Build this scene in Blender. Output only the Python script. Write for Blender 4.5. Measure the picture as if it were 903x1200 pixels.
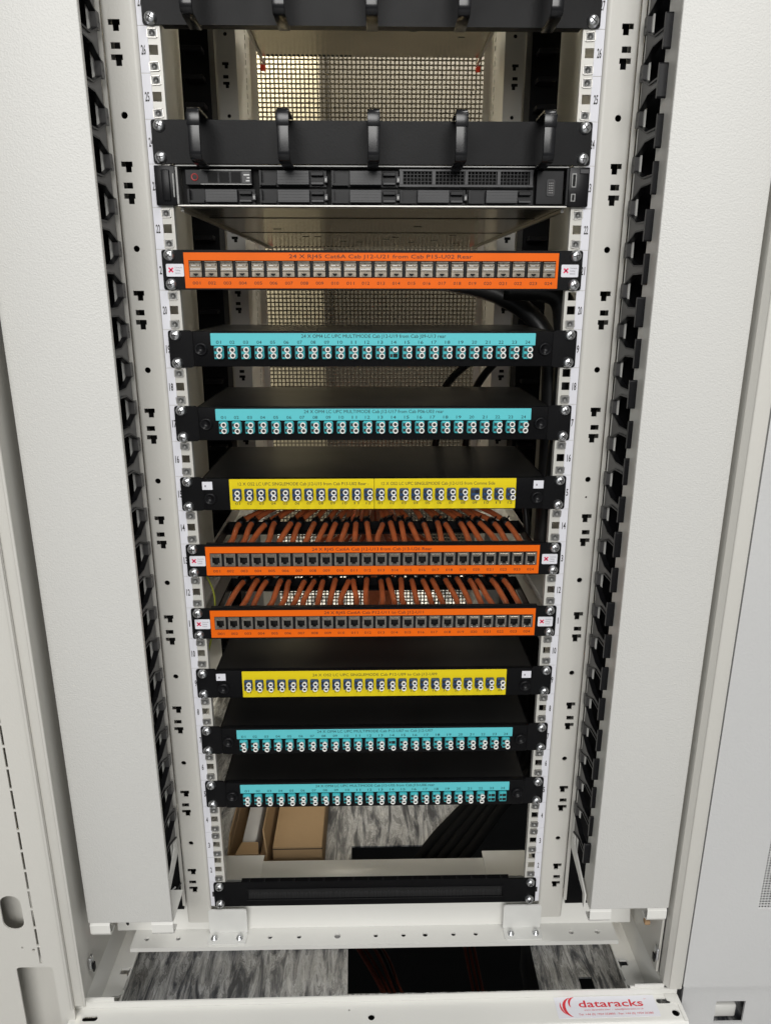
import bpy, bmesh, math, random
from mathutils import Vector, Matrix
from mathutils.geometry import delaunay_2d_cdt
random.seed(7)
PI = math.pi
SC = bpy.context.scene
COL = SC.collection
for o in list(bpy.data.objects):
    bpy.data.objects.remove(o)

# ------------------------------------------------------------------ camera, light, exposure
cam_d = bpy.data.cameras.new("camera")
cam = bpy.data.objects.new("camera", cam_d)
COL.objects.link(cam)
cam_d.sensor_fit = 'VERTICAL'
cam_d.sensor_height = 36.0
cam_d.lens = 25.714
cam_d.clip_start = 0.02
cam_d.clip_end = 60
YAW, PITCH, ROLL = -0.02135, -0.29286, -0.00128
Rm = Matrix.Rotation(YAW, 3, 'Z') @ Matrix.Rotation(PITCH, 3, 'X') @ Matrix.Rotation(ROLL, 3, 'Y')
cx_, cy_, cz_ = Rm.col[0], Rm.col[1], Rm.col[2]
M4 = Matrix(((cx_[0], cz_[0], -cy_[0], -0.00482), (cx_[1], cz_[1], -cy_[1], -0.89068),
             (cx_[2], cz_[2], -cy_[2], 0.88789), (0, 0, 0, 1)))
cam.matrix_world = M4
SC.camera = cam

world = bpy.data.worlds.new("World")
SC.world = world
world.use_nodes = True
bg = world.node_tree.nodes["Background"]
bg.inputs[0].default_value = (0.93, 0.97, 1.0, 1)
bg.inputs[1].default_value = 0.21


def area_light(name, loc, size, power, color, target):
    d = bpy.data.lights.new(name, 'AREA')
    d.shape = 'RECTANGLE'
    d.size, d.size_y = size
    d.energy = power
    d.color = color
    o = bpy.data.objects.new(name, d)
    COL.objects.link(o)
    o.location = loc
    v = Vector(target) - Vector(loc)
    o.rotation_euler = v.to_track_quat('-Z', 'Y').to_euler()
    return o


area_light("aisle_ceiling_light", (0.95, -0.75, 3.1), (1.8, 0.5), 42, (1.0, 0.985, 0.96), (0.80, -0.70, 0.0))
area_light("aisle_ceiling_light", (-0.15, -3.90, 2.30), (3.0, 1.4), 150, (1.0, 0.985, 0.96), (0.2, -0.6, 0.2))
area_light("rear_ceiling_light", (-0.05, 1.80, 2.35), (2.2, 0.2), 170, (1.0, 0.93, 0.78), (-0.4, 1.3, 0.0))

vs = SC.view_settings
vs.view_transform = 'Standard'
try:
    vs.look = 'None'
except Exception:
    pass
vs.gamma = 1.0
vs.use_curve_mapping = False
vs.exposure = 0.0


# ------------------------------------------------------------------ materials
def mat(name, col, rough=0.5, metal=0.0, bump=None, var=None, spec=None):
    """bump=(scale, strength, distance)  var=(scale, amount)"""
    m = bpy.data.materials.new(name)
    m.use_nodes = True
    nt = m.node_tree
    b = nt.nodes["Principled BSDF"]
    b.inputs["Base Color"].default_value = (*col, 1)
    b.inputs["Roughness"].default_value = rough
    b.inputs["Metallic"].default_value = metal
    if spec is not None:
        b.inputs["Specular IOR Level"].default_value = spec
    tc = nt.nodes.new("ShaderNodeTexCoord")
    if var:
        n = nt.nodes.new("ShaderNodeTexNoise")
        n.inputs["Scale"].default_value = var[0]
        n.inputs["Detail"].default_value = 5
        nt.links.new(tc.outputs["Object"], n.inputs["Vector"])
        r = nt.nodes.new("ShaderNodeMapRange")
        r.inputs[1].default_value = 0.25
        r.inputs[2].default_value = 0.75
        r.inputs[3].default_value = 1 - var[1]
        r.inputs[4].default_value = 1 + var[1]
        nt.links.new(n.outputs[0], r.inputs[0])
        mx = nt.nodes.new("ShaderNodeMix")
        mx.data_type = 'RGBA'
        mx.blend_type = 'MULTIPLY'
        mx.inputs[0].default_value = 1
        mx.inputs[6].default_value = (*col, 1)
        nt.links.new(r.outputs[0], mx.inputs[7])
        nt.links.new(mx.outputs[2], b.inputs["Base Color"])
        r2 = nt.nodes.new("ShaderNodeMapRange")
        r2.inputs[3].default_value = max(0.03, rough - var[1] * 0.5)
        r2.inputs[4].default_value = min(1, rough + var[1] * 0.5)
        nt.links.new(n.outputs[0], r2.inputs[0])
        nt.links.new(r2.outputs[0], b.inputs["Roughness"])
    if bump:
        n = nt.nodes.new("ShaderNodeTexNoise")
        n.inputs["Scale"].default_value = bump[0]
        n.inputs["Detail"].default_value = 2
        nt.links.new(tc.outputs["Object"], n.inputs["Vector"])
        bp = nt.nodes.new("ShaderNodeBump")
        bp.inputs["Strength"].default_value = bump[1]
        bp.inputs["Distance"].default_value = bump[2]
        nt.links.new(n.outputs[0], bp.inputs["Height"])
        nt.links.new(bp.outputs[0], b.inputs["Normal"])
    return m


PAINT = mat("beige_powder_coat", (0.585, 0.572, 0.53), 0.42, 0, (420, 0.25, 0.0006), (3, 0.03))
PAINT_TEX = mat("textured_grey_coat", (0.60, 0.595, 0.57), 0.5, 0, (620, 0.6, 0.0008), (2.5, 0.02))
WHITE = mat("white_coat", (0.70, 0.695, 0.66), 0.35, 0, (300, 0.15, 0.0005), (6, 0.03))
GREYP = mat("grey_coat", (0.53, 0.53, 0.525), 0.5, 0, (300, 0.35, 0.0008), (3, 0.03))
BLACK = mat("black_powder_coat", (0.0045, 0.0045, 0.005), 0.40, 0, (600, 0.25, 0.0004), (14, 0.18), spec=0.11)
BLACKP = mat("black_plastic", (0.007, 0.007, 0.008), 0.34, 0, None, (25, 0.2), spec=0.2)
GREYPL = mat("dark_grey_plastic", (0.015, 0.015, 0.017), 0.42, 0, None, (30, 0.15))
FINGER = mat("grey_finger_plastic", (0.075, 0.073, 0.073), 0.42, 0, None, (40, 0.12))
BLACKTOP = mat("black_sheet_steel", (0.010, 0.0098, 0.0095), 0.33, 0, (500, 0.2, 0.0003), (9, 0.25), spec=0.5)
BLACKG = mat("gloss_black_plastic", (0.007, 0.007, 0.008), 0.22, 0, None, (40, 0.15), spec=0.4)
DIM = mat("shaded_black_jacket", (0.007, 0.007, 0.007), 0.8, 0, None, None, spec=0.1)  # darker, duller copy of the cable black; shade put into the colour
BRACKET = mat("pale_zinc_bracket", (0.66, 0.66, 0.635), 0.38, 0.0, None, (30, 0.06))
SHADEC = mat("shaded_orange_jacket", (0.20, 0.035, 0.012), 0.6, 0, None, (30, 0.3))  # cable orange darkened: the dimness under the floor is in the colour
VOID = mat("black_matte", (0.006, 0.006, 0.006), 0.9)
GALV = mat("galvanised_steel", (0.40, 0.39, 0.37), 0.42, 0.95, None, (18, 0.18))
DGALV = mat("dull_zinc", (0.21, 0.21, 0.205), 0.5, 0.8, None, (300, 0.3))
CHAS = mat("chassis_steel", (0.60, 0.56, 0.48), 0.20, 0.95, (40, 0.12, 0.002), (9, 0.12))
CHROME = mat("zinc_screw", (0.66, 0.67, 0.68), 0.34, 1.0, None, (400, 0.2))
ORANGE = mat("orange_label", (0.78, 0.128, 0.004), 0.45, 0, None, (7, 0.03), spec=0.15)
TEAL = mat("teal_label", (0.115, 0.52, 0.565), 0.45, 0, None, (7, 0.03), spec=0.15)
YELLOW = mat("yellow_label", (0.72, 0.57, 0.012), 0.45, 0, None, (7, 0.03), spec=0.15)
PAPER = mat("white_sticker", (0.70, 0.70, 0.745), 0.5, 0, None, (20, 0.03))
INK = mat("black_ink", (0.018, 0.016, 0.016), 0.6)
INKO = mat("dark_print_on_orange", (0.020, 0.007, 0.004), 0.6)
INKB = mat("dark_print_on_teal", (0.005, 0.014, 0.018), 0.6)
REDINK = mat("red_ink", (0.62, 0.03, 0.045), 0.5)
PINK = mat("pink_ink", (0.75, 0.02, 0.10), 0.5)
GREYINK = mat("grey_ink", (0.22, 0.2, 0.23), 0.6)
CAPW = mat("white_dust_cap", (0.80, 0.80, 0.77), 0.4)
AQUA = mat("aqua_adapter", (0.05, 0.42, 0.46), 0.38)
BLUE = mat("blue_adapter", (0.012, 0.05, 0.14), 0.38)
NICKEL = mat("nickel_jack", (0.27, 0.235, 0.19), 0.30, 0.75, None, (90, 0.3))
DNICKEL = mat("dull_nickel_jack", (0.19, 0.175, 0.155), 0.42, 0.6, None, (90, 0.4))
CABLE = mat("orange_cable_jacket", (0.60, 0.150, 0.050), 0.34, 0, None, (60, 0.2))
BCABLE = mat("black_cable_jacket", (0.014, 0.014, 0.014), 0.4)
YCABLE = mat("green_yellow_wire", (0.35, 0.38, 0.05), 0.5)
CARD = mat("cardboard", (0.40, 0.265, 0.135), 0.8, 0, (150, 0.2, 0.001), (11, 0.09))
CARDIN = mat("cardboard_inner", (0.36, 0.235, 0.13), 0.85, 0, None, (11, 0.09))
REDPL = mat("red_plastic", (0.70, 0.045, 0.015), 0.4)
LEDR = mat("red_ring", (0.35, 0.03, 0.03), 0.4)
MESHM = mat("perforated_steel", (0.18, 0.16, 0.12), 0.5, 0.3)
CREAM = mat("cream_wall_paint", (0.46, 0.415, 0.30), 0.7, 0, None, (1.5, 0.06))
DARKC = mat("dark_taupe_coat", (0.045, 0.04, 0.03), 0.6, 0, None, (2, 0.15))
RAILM = mat("white_grey_rail", (0.55, 0.54, 0.50), 0.4, 0.1, None, (12, 0.05))
BRISTLE = mat("black_bristle", (0.009, 0.009, 0.010), 0.6)
SLAB = mat("concrete_subfloor", (0.05, 0.05, 0.048), 0.9, 0, None, (6, 0.3))


def vinyl():
    m = bpy.data.materials.new("streaked_vinyl_tile")
    m.use_nodes = True
    nt = m.node_tree
    b = nt.nodes["Principled BSDF"]
    tc = nt.nodes.new("ShaderNodeTexCoord")

    def noise(sx, sy, det, dist, rot):
        mp = nt.nodes.new("ShaderNodeMapping")
        mp.inputs["Scale"].default_value = (sx, sy, 1)
        mp.inputs["Rotation"].default_value = (0, 0, math.radians(rot))
        nt.links.new(tc.outputs["Object"], mp.inputs[0])
        n = nt.nodes.new("ShaderNodeTexNoise")
        n.inputs["Scale"].default_value = 1
        n.inputs["Detail"].default_value = det
        n.inputs["Roughness"].default_value = 0.66
        n.inputs["Distortion"].default_value = dist
        nt.links.new(mp.outputs[0], n.inputs["Vector"])
        return n
    n1 = noise(54, 9, 9, 0.8, -14)
    r = nt.nodes.new("ShaderNodeValToRGB")
    r.color_ramp.interpolation = 'CONSTANT'
    e = r.color_ramp.elements
    e[0].position, e[0].color = 0.0, (0.055, 0.058, 0.066, 1)
    e[1].position, e[1].color = 0.61, (0.62, 0.62, 0.61, 1)
    for p, c in ((0.41, (0.105, 0.11, 0.122)), (0.445, (0.19, 0.195, 0.205)), (0.47, (0.33, 0.33, 0.325)),
                 (0.495, (0.22, 0.22, 0.22)), (0.515, (0.52, 0.525, 0.53)), (0.555, (0.36, 0.36, 0.355)), (0.58, (0.50, 0.50, 0.495))):
        x = e.new(p)
        x.color = (*c, 1)
    nt.links.new(n1.outputs[0], r.inputs[0])
    n2 = noise(160, 30, 4, 0.6, -14)
    r2 = nt.nodes.new("ShaderNodeMapRange")
    r2.inputs[1].default_value = 0.35
    r2.inputs[2].default_value = 0.65
    r2.inputs[3].default_value = 0.74
    r2.inputs[4].default_value = 1.14
    nt.links.new(n2.outputs[0], r2.inputs[0])
    mx = nt.nodes.new("ShaderNodeMix")
    mx.data_type = 'RGBA'
    mx.blend_type = 'MULTIPLY'
    mx.inputs[0].default_value = 1
    nt.links.new(r.outputs[0], mx.inputs[6])
    nt.links.new(r2.outputs[0], mx.inputs[7])
    nt.links.new(mx.outputs[2], b.inputs["Base Color"])
    b.inputs["Roughness"].default_value = 0.42
    return m


VINYL = vinyl()


# ------------------------------------------------------------------ mesh builder
class MB:
    def __init__(self):
        self.v, self.f, self.mi, self.sm, self.mats = [], [], [], [], []

    def m(self, material):
        if material not in self.mats:
            self.mats.append(material)
        return self.mats.index(material)

    def add(self, vs, fs, material, smooth=False, T=None):
        o = len(self.v)
        for p in vs:
            p = Vector(p)
            self.v.append(T @ p if T else p)
        k = self.m(material)
        for f in fs:
            self.f.append([o + i for i in f])
            self.mi.append(k)
            self.sm.append(smooth)
        return self

    def box(self, x0, x1, y0, y1, z0, z1, material, bev=0, T=None, seg=2):
        if bev:
            bm = bmesh.new()
            bmesh.ops.create_cube(bm, size=1)
            for v in bm.verts:
                v.co = Vector(((x0 + x1) / 2 + v.co.x * (x1 - x0), (y0 + y1) / 2 + v.co.y * (y1 - y0),
                               (z0 + z1) / 2 + v.co.z * (z1 - z0)))
            bmesh.ops.bevel(bm, geom=list(bm.edges), offset=bev, segments=seg, affect='EDGES', profile=0.5)
            bm.verts.index_update()
            self.add([v.co.copy() for v in bm.verts], [[v.index for v in f.verts] for f in bm.faces], material, seg > 1, T)
            bm.free()
            return self
        vs = [(x0, y0, z0), (x1, y0, z0), (x1, y1, z0), (x0, y1, z0), (x0, y0, z1), (x1, y0, z1), (x1, y1, z1), (x0, y1, z1)]
        fs = [(0, 3, 2, 1), (4, 5, 6, 7), (0, 1, 5, 4), (1, 2, 6, 5), (2, 3, 7, 6), (3, 0, 4, 7)]
        return self.add(vs, fs, material, False, T)

    def plate(self, outer, holes, d0, d1, axis, material, T=None):
        """2D polygon with holes, extruded from d0 to d1 along axis. 2D coords: y->(x,z)  x->(y,z)  z->(x,y)"""
        def P(a, b, d):
            return {'y': (a, d, b), 'x': (d, a, b), 'z': (a, b, d)}[axis]
        loops = [outer] + list(holes)
        flat = [p for l in loops for p in l]
        n = len(flat)
        if not holes:
            tris = [tuple(range(n))]
        else:
            ed, o = [], 0
            for l in loops:
                ed += [(o + i, o + (i + 1) % len(l)) for i in range(len(l))]
                o += len(l)
            cv, ce, cf, ov, oe, of = delaunay_2d_cdt([Vector(p) for p in flat], ed, [], 0, 1e-7)
            remap = [x[0] for x in ov]
            segs = [(flat[i], flat[j]) for i, j in ed]
            tris = []
            for f in cf:
                px = sum(cv[i].x for i in f) / 3
                py = sum(cv[i].y for i in f) / 3
                ins = False
                for (ax, ay), (bx, by) in segs:
                    if (ay > py) != (by > py) and px < ax + (py - ay) * (bx - ax) / (by - ay):
                        ins = not ins
                if ins:
                    tris.append(tuple(remap[i] for i in f))
        vs = [P(a, b, d0) for a, b in flat] + [P(a, b, d1) for a, b in flat]
        fs = []
        for t in tris:
            fs.append(tuple(t))
            fs.append(tuple(n + i for i in reversed(t)))
        o = 0
        for l in loops:
            k = len(l)
            for i in range(k):
                j = (i + 1) % k
                fs.append((o + i, o + j, n + o + j, n + o + i))
            o += k
        return self.add(vs, fs, material, False, T)

    def tube(self, pts, r, material, n=8, cap=True):
        pts = [Vector(p) for p in pts]
        vs, fs = [], []
        prev = None
        for i, p in enumerate(pts):
            t = (pts[min(i + 1, len(pts) - 1)] - pts[max(i - 1, 0)]).normalized()
            if prev is None:
                a = t.cross(Vector((0.13, 0.31, 0.94)))
                if a.length < 1e-3:
                    a = t.cross(Vector((1, 0, 0)))
            else:
                a = prev - t * prev.dot(t)
            a.normalize()
            prev = a
            b = t.cross(a)
            for k in range(n):
                w = 2 * PI * k / n
                vs.append(p + (a * math.cos(w) + b * math.sin(w)) * r)
        for i in range(len(pts) - 1):
            for k in range(n):
                l = (k + 1) % n
                fs.append((i * n + k, i * n + l, (i + 1) * n + l, (i + 1) * n + k))
        if cap:
            fs.append(tuple(range(n))[::-1])
            fs.append(tuple((len(pts) - 1) * n + k for k in range(n)))
        return self.add(vs, fs, material, True)

    def lathe(self, prof, c, axis, material, n=14, smooth=True):
        """prof [(r, h)], h along axis (Vector) from c"""
        ax = Vector(axis).normalized()
        a = ax.orthogonal().normalized()
        b = ax.cross(a)
        c = Vector(c)
        vs, fs = [], []
        for r, h in prof:
            for k in range(n):
                w = 2 * PI * k / n
                vs.append(c + ax * h + (a * math.cos(w) + b * math.sin(w)) * r)
        for i in range(len(prof) - 1):
            for k in range(n):
                l = (k + 1) % n
                fs.append((i * n + k, i * n + l, (i + 1) * n + l, (i + 1) * n + k))
        if prof[-1][0] > 1e-6:
            fs.append(tuple((len(prof) - 1) * n + k for k in range(n)))
        return self.add(vs, fs, material, smooth)

    def mesh(self, name):
        me = bpy.data.meshes.new(name)
        me.from_pydata([tuple(p) for p in self.v], [], self.f)
        for mt in self.mats:
            me.materials.append(mt)
        me.polygons.foreach_set("material_index", self.mi)
        me.polygons.foreach_set("use_smooth", self.sm)
        bm = bmesh.new()
        bm.from_mesh(me)
        bmesh.ops.recalc_face_normals(bm, faces=bm.faces)
        bm.to_mesh(me)
        bm.free()
        me.update()
        return me

    def build(self, name, parent=None, loc=None, **tags):
        return link(name, self.mesh(name), parent, loc, **tags)


def link(name, me, parent=None, loc=None, **tags):
    o = bpy.data.objects.new(name, me)
    COL.objects.link(o)
    if parent:
        o.parent = parent
    if loc:
        o.location = loc
    for k, v in tags.items():
        o[k] = v
    return o


def thing(name, label, cat, loc=(0, 0, 0), group=None, rz=0):
    o = bpy.data.objects.new(name, None)
    COL.objects.link(o)
    o.empty_display_size = 0.05
    o.location = loc
    o.rotation_euler = (0, 0, rz)
    o['label'] = label
    o['category'] = cat
    if group:
        o['group'] = group
    return o


def rect(x0, x1, z0, z1):
    return [(x0, z0), (x1, z0), (x1, z1), (x0, z1)]


def circ(x, z, r, n=12, rz=None):
    rz = rz or r
    return [(x + r * math.cos(2 * PI * k / n), z + rz * math.sin(2 * PI * k / n)) for k in range(n)]


def rrect(x0, x1, z0, z1, r, n=4):
    pts = []
    for cx, cz, a0 in ((x1 - r, z0 + r, -90), (x1 - r, z1 - r, 0), (x0 + r, z1 - r, 90), (x0 + r, z0 + r, 180)):
        for k in range(n + 1):
            a = math.radians(a0 + 90 * k / n)
            pts.append((cx + r * math.cos(a), cz + r * math.sin(a)))
    return pts


def smooth_path(pts, n=6):
    pts = [Vector(p) for p in pts]
    out = []
    for i in range(len(pts) - 1):
        p0, p1, p2, p3 = pts[max(i - 1, 0)], pts[i], pts[i + 1], pts[min(i + 2, len(pts) - 1)]
        for k in range(n):
            t = k / n
            out.append(0.5 * ((2 * p1) + (p2 - p0) * t + (2 * p0 - 5 * p1 + 4 * p2 - p3) * t * t + (3 * p1 - p0 - 3 * p2 + p3) * t ** 3))
    out.append(pts[-1])
    return out


_tc = {}


def text_geo(s, bold=0.0):
    if (s, bold) in _tc:
        return _tc[(s, bold)]
    cu = bpy.data.curves.new("lettering_curve", 'FONT')
    cu.body = s
    cu.size = 1
    cu.resolution_u = 2
    cu.offset = bold
    ob = bpy.data.objects.new("lettering_tmp", cu)
    COL.objects.link(ob)
    dg = bpy.context.evaluated_depsgraph_get()
    me = bpy.data.meshes.new_from_object(ob.evaluated_get(dg))
    vs = [(v.co.x, v.co.y) for v in me.vertices]
    fs = [list(p.vertices) for p in me.polygons]
    bpy.data.objects.remove(ob)
    bpy.data.curves.remove(cu)
    bpy.data.meshes.remove(me)
    x0 = min(v[0] for v in vs)
    x1 = max(v[0] for v in vs)
    g = ([(x - x0, y) for x, y in vs], fs, x1 - x0)
    _tc[(s, bold)] = g
    return g


CAPH = 0.73


def put_text(mb, s, cx, cz, width, height, material, y=0, up='z', bold=0.0, align='c'):
    """lettering in the xz plane at depth y (up='z') or in the xy plane at height y (up='y')"""
    vs, fs, w = text_geo(s, bold)
    sz = height / CAPH
    sx = width / w if width else sz
    x0 = cx - sx * w / 2 if align == 'c' else cx
    if up == 'z':
        pts = [(x0 + sx * a, y, cz - height / 2 + sz * b) for a, b in vs]
    else:
        pts = [(x0 + sx * a, cz - height / 2 + sz * b, y) for a, b in vs]
    mb.add(pts, fs, material)


U = 0.04445


def zu(u):
    return (u - 1) * U


# ------------------------------------------------------------------ floor, subfloor, rear room
FZ = -0.13
mb = MB()
front_hole = [(-0.043, -0.0405), (0.249, -0.0400), (0.2525, 0.10), (-0.046, 0.10)]
rear_hole = [(-0.043, 0.15), (0.33, 0.15), (0.33, 0.52), (0.27, 0.52), (0.108, 0.268), (-0.044, 0.267)]
small_hole = [(0.3130, -0.046), (0.3345, -0.046), (0.3345, -0.0195), (0.3130, -0.0195)]
floor_polys = [[(-3, -2.2), (3, -2.2), (3, 3.0), (-3, 3.0)]]
mb.plate(floor_polys[0], [front_hole, rear_hole, small_hole], FZ, FZ - 0.003, 'z', VINYL)
floor = mb.build("floor", kind='structure')
mb = MB()
mb.box(-1.2, 1.2, -1.0, 1.4, -0.62, -0.58, SLAB)
mb.build("subfloor", kind='structure')
mb = MB()
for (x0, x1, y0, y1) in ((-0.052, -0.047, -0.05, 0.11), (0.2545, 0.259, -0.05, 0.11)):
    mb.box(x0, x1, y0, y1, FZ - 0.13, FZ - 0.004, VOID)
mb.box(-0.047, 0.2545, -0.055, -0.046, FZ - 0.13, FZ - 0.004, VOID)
mb.build("floor_opening_liner", kind='structure')
mb = MB()
for k in range(7):
    z = FZ - 0.022 + 0.0223
# rear wall
mb = MB()
mb.box(-3, 3, 2.3, 2.4, FZ + 0.001, 2.75, CREAM)
mb.build("wall", kind='structure')
mb = MB()

# dark cabinet standing across the rear aisle
t = thing("cabinet", "dark taupe cabinet glimpsed through the right part of the rear mesh door", "cabinet", (0.6, 1.95, FZ))
mb = MB()
mb.box(-0.775, 0.9, 0, 0.3, 0.08, 2.1, DARKC, 0.006)
mb.build("body", t)
mb = MB()
mb.box(-0.76, 0.88, 0.02, 0.28, 0.001, 0.08, VOID)
mb.build("plinth", t)
for i in range(2):
    mb = MB()
    mb.box(-0.74 + 0.81 * i, 0.05 + 0.81 * i, -0.02, -0.001, 0.12, 2.05, DARKC, 0.004)
    d = mb.build("door", t)
    mb = MB()
    mb.box(0.0 + 0.1 * i, 0.02 + 0.1 * i, -0.045, -0.021, 0.95, 1.15, GALV, 0.003)
    mb.build("handle", d)

# ------------------------------------------------------------------ the cabinet
CABTOP = 1.95
cab = thing("server_cabinet", "open beige steel network cabinet with numbered rack rails and a mesh rear door",
            "server rack", (0, 0, FZ))


def cpart(m, name, parent=None, **tags):
    """part given in world coordinates, parented to the cabinet whose origin is at the floor"""
    if parent is None:
        o = m.build(name, cab, (0, 0, -FZ), **tags)
    else:
        o = m.build(name, parent, None, **tags)
    return o


SLOTZ = [1.1358 - 0.1361 * k for k in range(-5, 9)]
HOLEZ = [1.0700 - 0.1361 * k for k in range(-5, 9)]


def upright_plate(s, d0, d1, extra, mb, x_in=0.2500, x_out=0.2800, zb=-0.028):
    holes = []
    for z in SLOTZ:
        if z < zb + 0.03 or z > CABTOP - 0.05:
            continue
        xc = 0.2712
        # L shaped slot, bar slot, L shaped slot (outer end wide, inner leg down)
        for zc in (z + 0.0195, z - 0.0130):
            L = [(xc + 0.0058, zc + 0.0052), (xc - 0.0066, zc + 0.0052), (xc - 0.0066, zc - 0.0002), (xc - 0.0052, zc - 0.0002), (xc - 0.0052, zc - 0.0058),
                 (xc + 0.0012, zc - 0.0058), (xc + 0.0012, zc - 0.0002), (xc + 0.0058, zc - 0.0002)]
            holes.append([(s * a, b) for a, b in L])
        holes.append([(s * a, b) for a, b in rect(xc - 0.0050, xc + 0.0050, z - 0.0028, z + 0.0034)])
    for z in HOLEZ:
        if zb + 0.02 < z < CABTOP - 0.05:
            holes.append(circ(s * 0.2685, z, 0.0036, 10))
    for z in extra:
        holes.append(circ(s * 0.2680, z, 0.0014, 8))
    outer = rect(min(s * x_in, s * x_out), max(s * x_in, s * x_out), zb, CABTOP)
    mb.plate(outer, holes, d0, d1, 'y', PAINT)


cage = MB()
cage.plate(rrect(-0.0045, 0.0045, -0.0043, 0.0043, 0.0008, 1), [circ(0, 0, 0.0029, 10)], -0.0002, 0.0035, 'y', DGALV)
cage.box(-0.0058, -0.0046, -0.0006, 0.0012, -0.0038, 0.0038, GALV)
cage.box(0.0046, 0.0058, -0.0006, 0.0012, -0.0038, 0.0038, GALV)
cage.box(-0.0045, 0.0045, -0.0012, 0.0014, 0.0036, 0.0046, GALV)
cage.box(-0.0045, 0.0045, -0.0012, 0.0014, -0.0046, -0.0036, GALV)
cage.lathe([(0.0029, 0.0), (0.0026, 0.004), (0.0, 0.0041)], (0, 0.0036, 0), (0, 1, 0), VOID, 10)
cage.lathe([(0.0034, 0.0), (0.0034, 0.0006), (0.0028, 0.0006), (0.0026, -0.001)], (0, -0.00025, 0), (0, -1, 0), DGALV, 10)
cage_me = cage.mesh("cage_nut")

RAILTOP = 27 * U
for s in (-1, 1):
    # front upright profile with rounded inner and outer edge
    mb = MB()
    upright_plate(s, -0.0035, -0.0017, [0.6386], mb, 0.2522, 0.2795)
    # rounded returns
    for (xc, sg, R) in ((0.2522, -1, 0.0045), (0.2795, 1, 0.0045)):
        pr = []
        for k in range(7):
            a = math.radians(90 * k / 6)
            pr.append((xc + sg * R * math.sin(a), -0.0035 + R * (1 - math.cos(a))))
        pr += [(xc + sg * R, 0.030), (xc + sg * (R - 0.0015), 0.030), (xc + sg * (R - 0.0015), -0.0035 + R), (xc, -0.0017)]
        vs = [(s * a, b, -0.028) for a, b in pr] + [(s * a, b, CABTOP) for a, b in pr]
        n = len(pr)
        fs = [(i, (i + 1) % n, n + (i + 1) % n, n + i) for i in range(n)] + [tuple(range(n)), tuple(range(n, 2 * n))]
        mb.add(vs, fs, PAINT, False)
    mb.box(min(s * 0.2500, s * 0.2820), max(s * 0.2500, s * 0.2820), 0.0285, 0.0298, -0.028, CABTOP, VOID)  # black sheet inside the profile puts shade behind the slots
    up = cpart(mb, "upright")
    # 19 inch rail
    mb = MB()
    xa = s * 0.2326
    for u in range(1, 44):
        holes = [rect(xa - 0.00475, xa + 0.00475, zu(u) + h - 0.00475, zu(u) + h + 0.00475) for h in (0.00635, 0.02222, 0.0381)]
        mb.plate(rect(min(s * 0.2243, s * 0.2475), max(s * 0.2243, s * 0.2475), zu(u), zu(u + 1)), holes, 0.0002, 0.0022, 'y', RAILM)
    mb.box(min(s * 0.2243, s * 0.2261), max(s * 0.2243, s * 0.2261), 0.0023, 0.010, -0.002, 1.92, RAILM)
    rail = cpart(mb, "rack_rail")
    for u in range(1, 30):
        mb = MB()
        x0, x1 = sorted((s * 0.2376, s * 0.2474))
        mb.box(x0, x1, -0.0004, 0.0001, zu(u) + 0.0003, zu(u + 1) - 0.0003, PAPER)
        put_text(mb, str(u), s * 0.2431, zu(u) + U / 2, 0.0047 if u > 9 else 0.0024, 0.0092, INK, -0.0006, bold=0.02)
        mb.build("unit_label", rail)
    for u in (26, 25, 22, 20, 18, 16, 14, 12, 10, 8, 6, 4, 3, 2, 28, 29):
        for h in (0.00635, 0.0381):
            if u == 2 and h > 0.03:
                continue
            if random.random() < 0.03:
                continue
            o = link("cage_nut", cage_me, rail, (s * 0.2326 + random.uniform(-.0004, .0004), 0, zu(u) + h + random.uniform(-.0004, .0004)))
            o.rotation_euler = (0, random.uniform(-0.08, 0.08), 0)
    # rear upright, rear rail, side plate
    mb = MB()
    upright_plate(s, 0.660, 0.662, [], mb, 0.250, 0.286)
    mb.box(min(s * 0.256, s * 0.284), max(s * 0.256, s * 0.284), 0.668, 0.669, 0.0, CABTOP, VOID)  # dark backing added so the rear slots look shaded
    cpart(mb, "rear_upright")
    mb = MB()
    holes = []
    for u in range(1, 43):
        for h in (0.00635, 0.02222, 0.0381):
            yy = 0.78
            holes.append(rect(yy - 0.0048, yy + 0.0048, zu(u) + h - 0.0048, zu(u) + h + 0.0048))
    mb.plate(rect(0.6625, 0.835, 0.0, 1.92), holes, min(s * 0.250, s * 0.252), max(s * 0.250, s * 0.252), 'x', PAINT)
    mb.box(min(s * 0.236, s * 0.2495), max(s * 0.236, s * 0.2495), 0.833, 0.835, 0, 1.92, PAINT)
    cpart(mb, "rear_rail")
    # side panel of the cabinet
    mb = MB()
    mb.box(min(s * 0.400, s * 0.4035), max(s * 0.400, s * 0.4035), -0.122 if s < 0 else -0.085, 0.90, -0.045, CABTOP, PAINT)
    cpart(mb, "side_panel")
    # depth support runner between front and rear uprights
    for zc in (0.43, 0.485, 1.60):
        mb = MB()
        prof = [(0.262, zc - 0.012), (0.232, zc - 0.012), (0.232, zc - 0.006), (0.2335, zc - 0.006), (0.2335, zc - 0.0105), (0.2605, zc - 0.0105),
                (0.2605, zc + 0.012), (0.262, zc + 0.012)]
        vs = [(s * a, 0.032, b) for a, b in prof] + [(s * a, 0.659, b) for a, b in prof]
        n = len(prof)
        fs = [(i, (i + 1) % n, n + (i + 1) % n, n + i) for i in range(n)] + [tuple(range(n)), tuple(range(n, 2 * n))]
        mb.add(vs, fs, PAINT)
        cpart(mb, "depth_runner")
    # black vertical cable duct beside the rear upright
    mb = MB()
    mb.box(min(s * 0.289, s * 0.340), max(s * 0.289, s * 0.340), 0.600, 0.656, 0.0, 1.9, BLACK)
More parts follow.
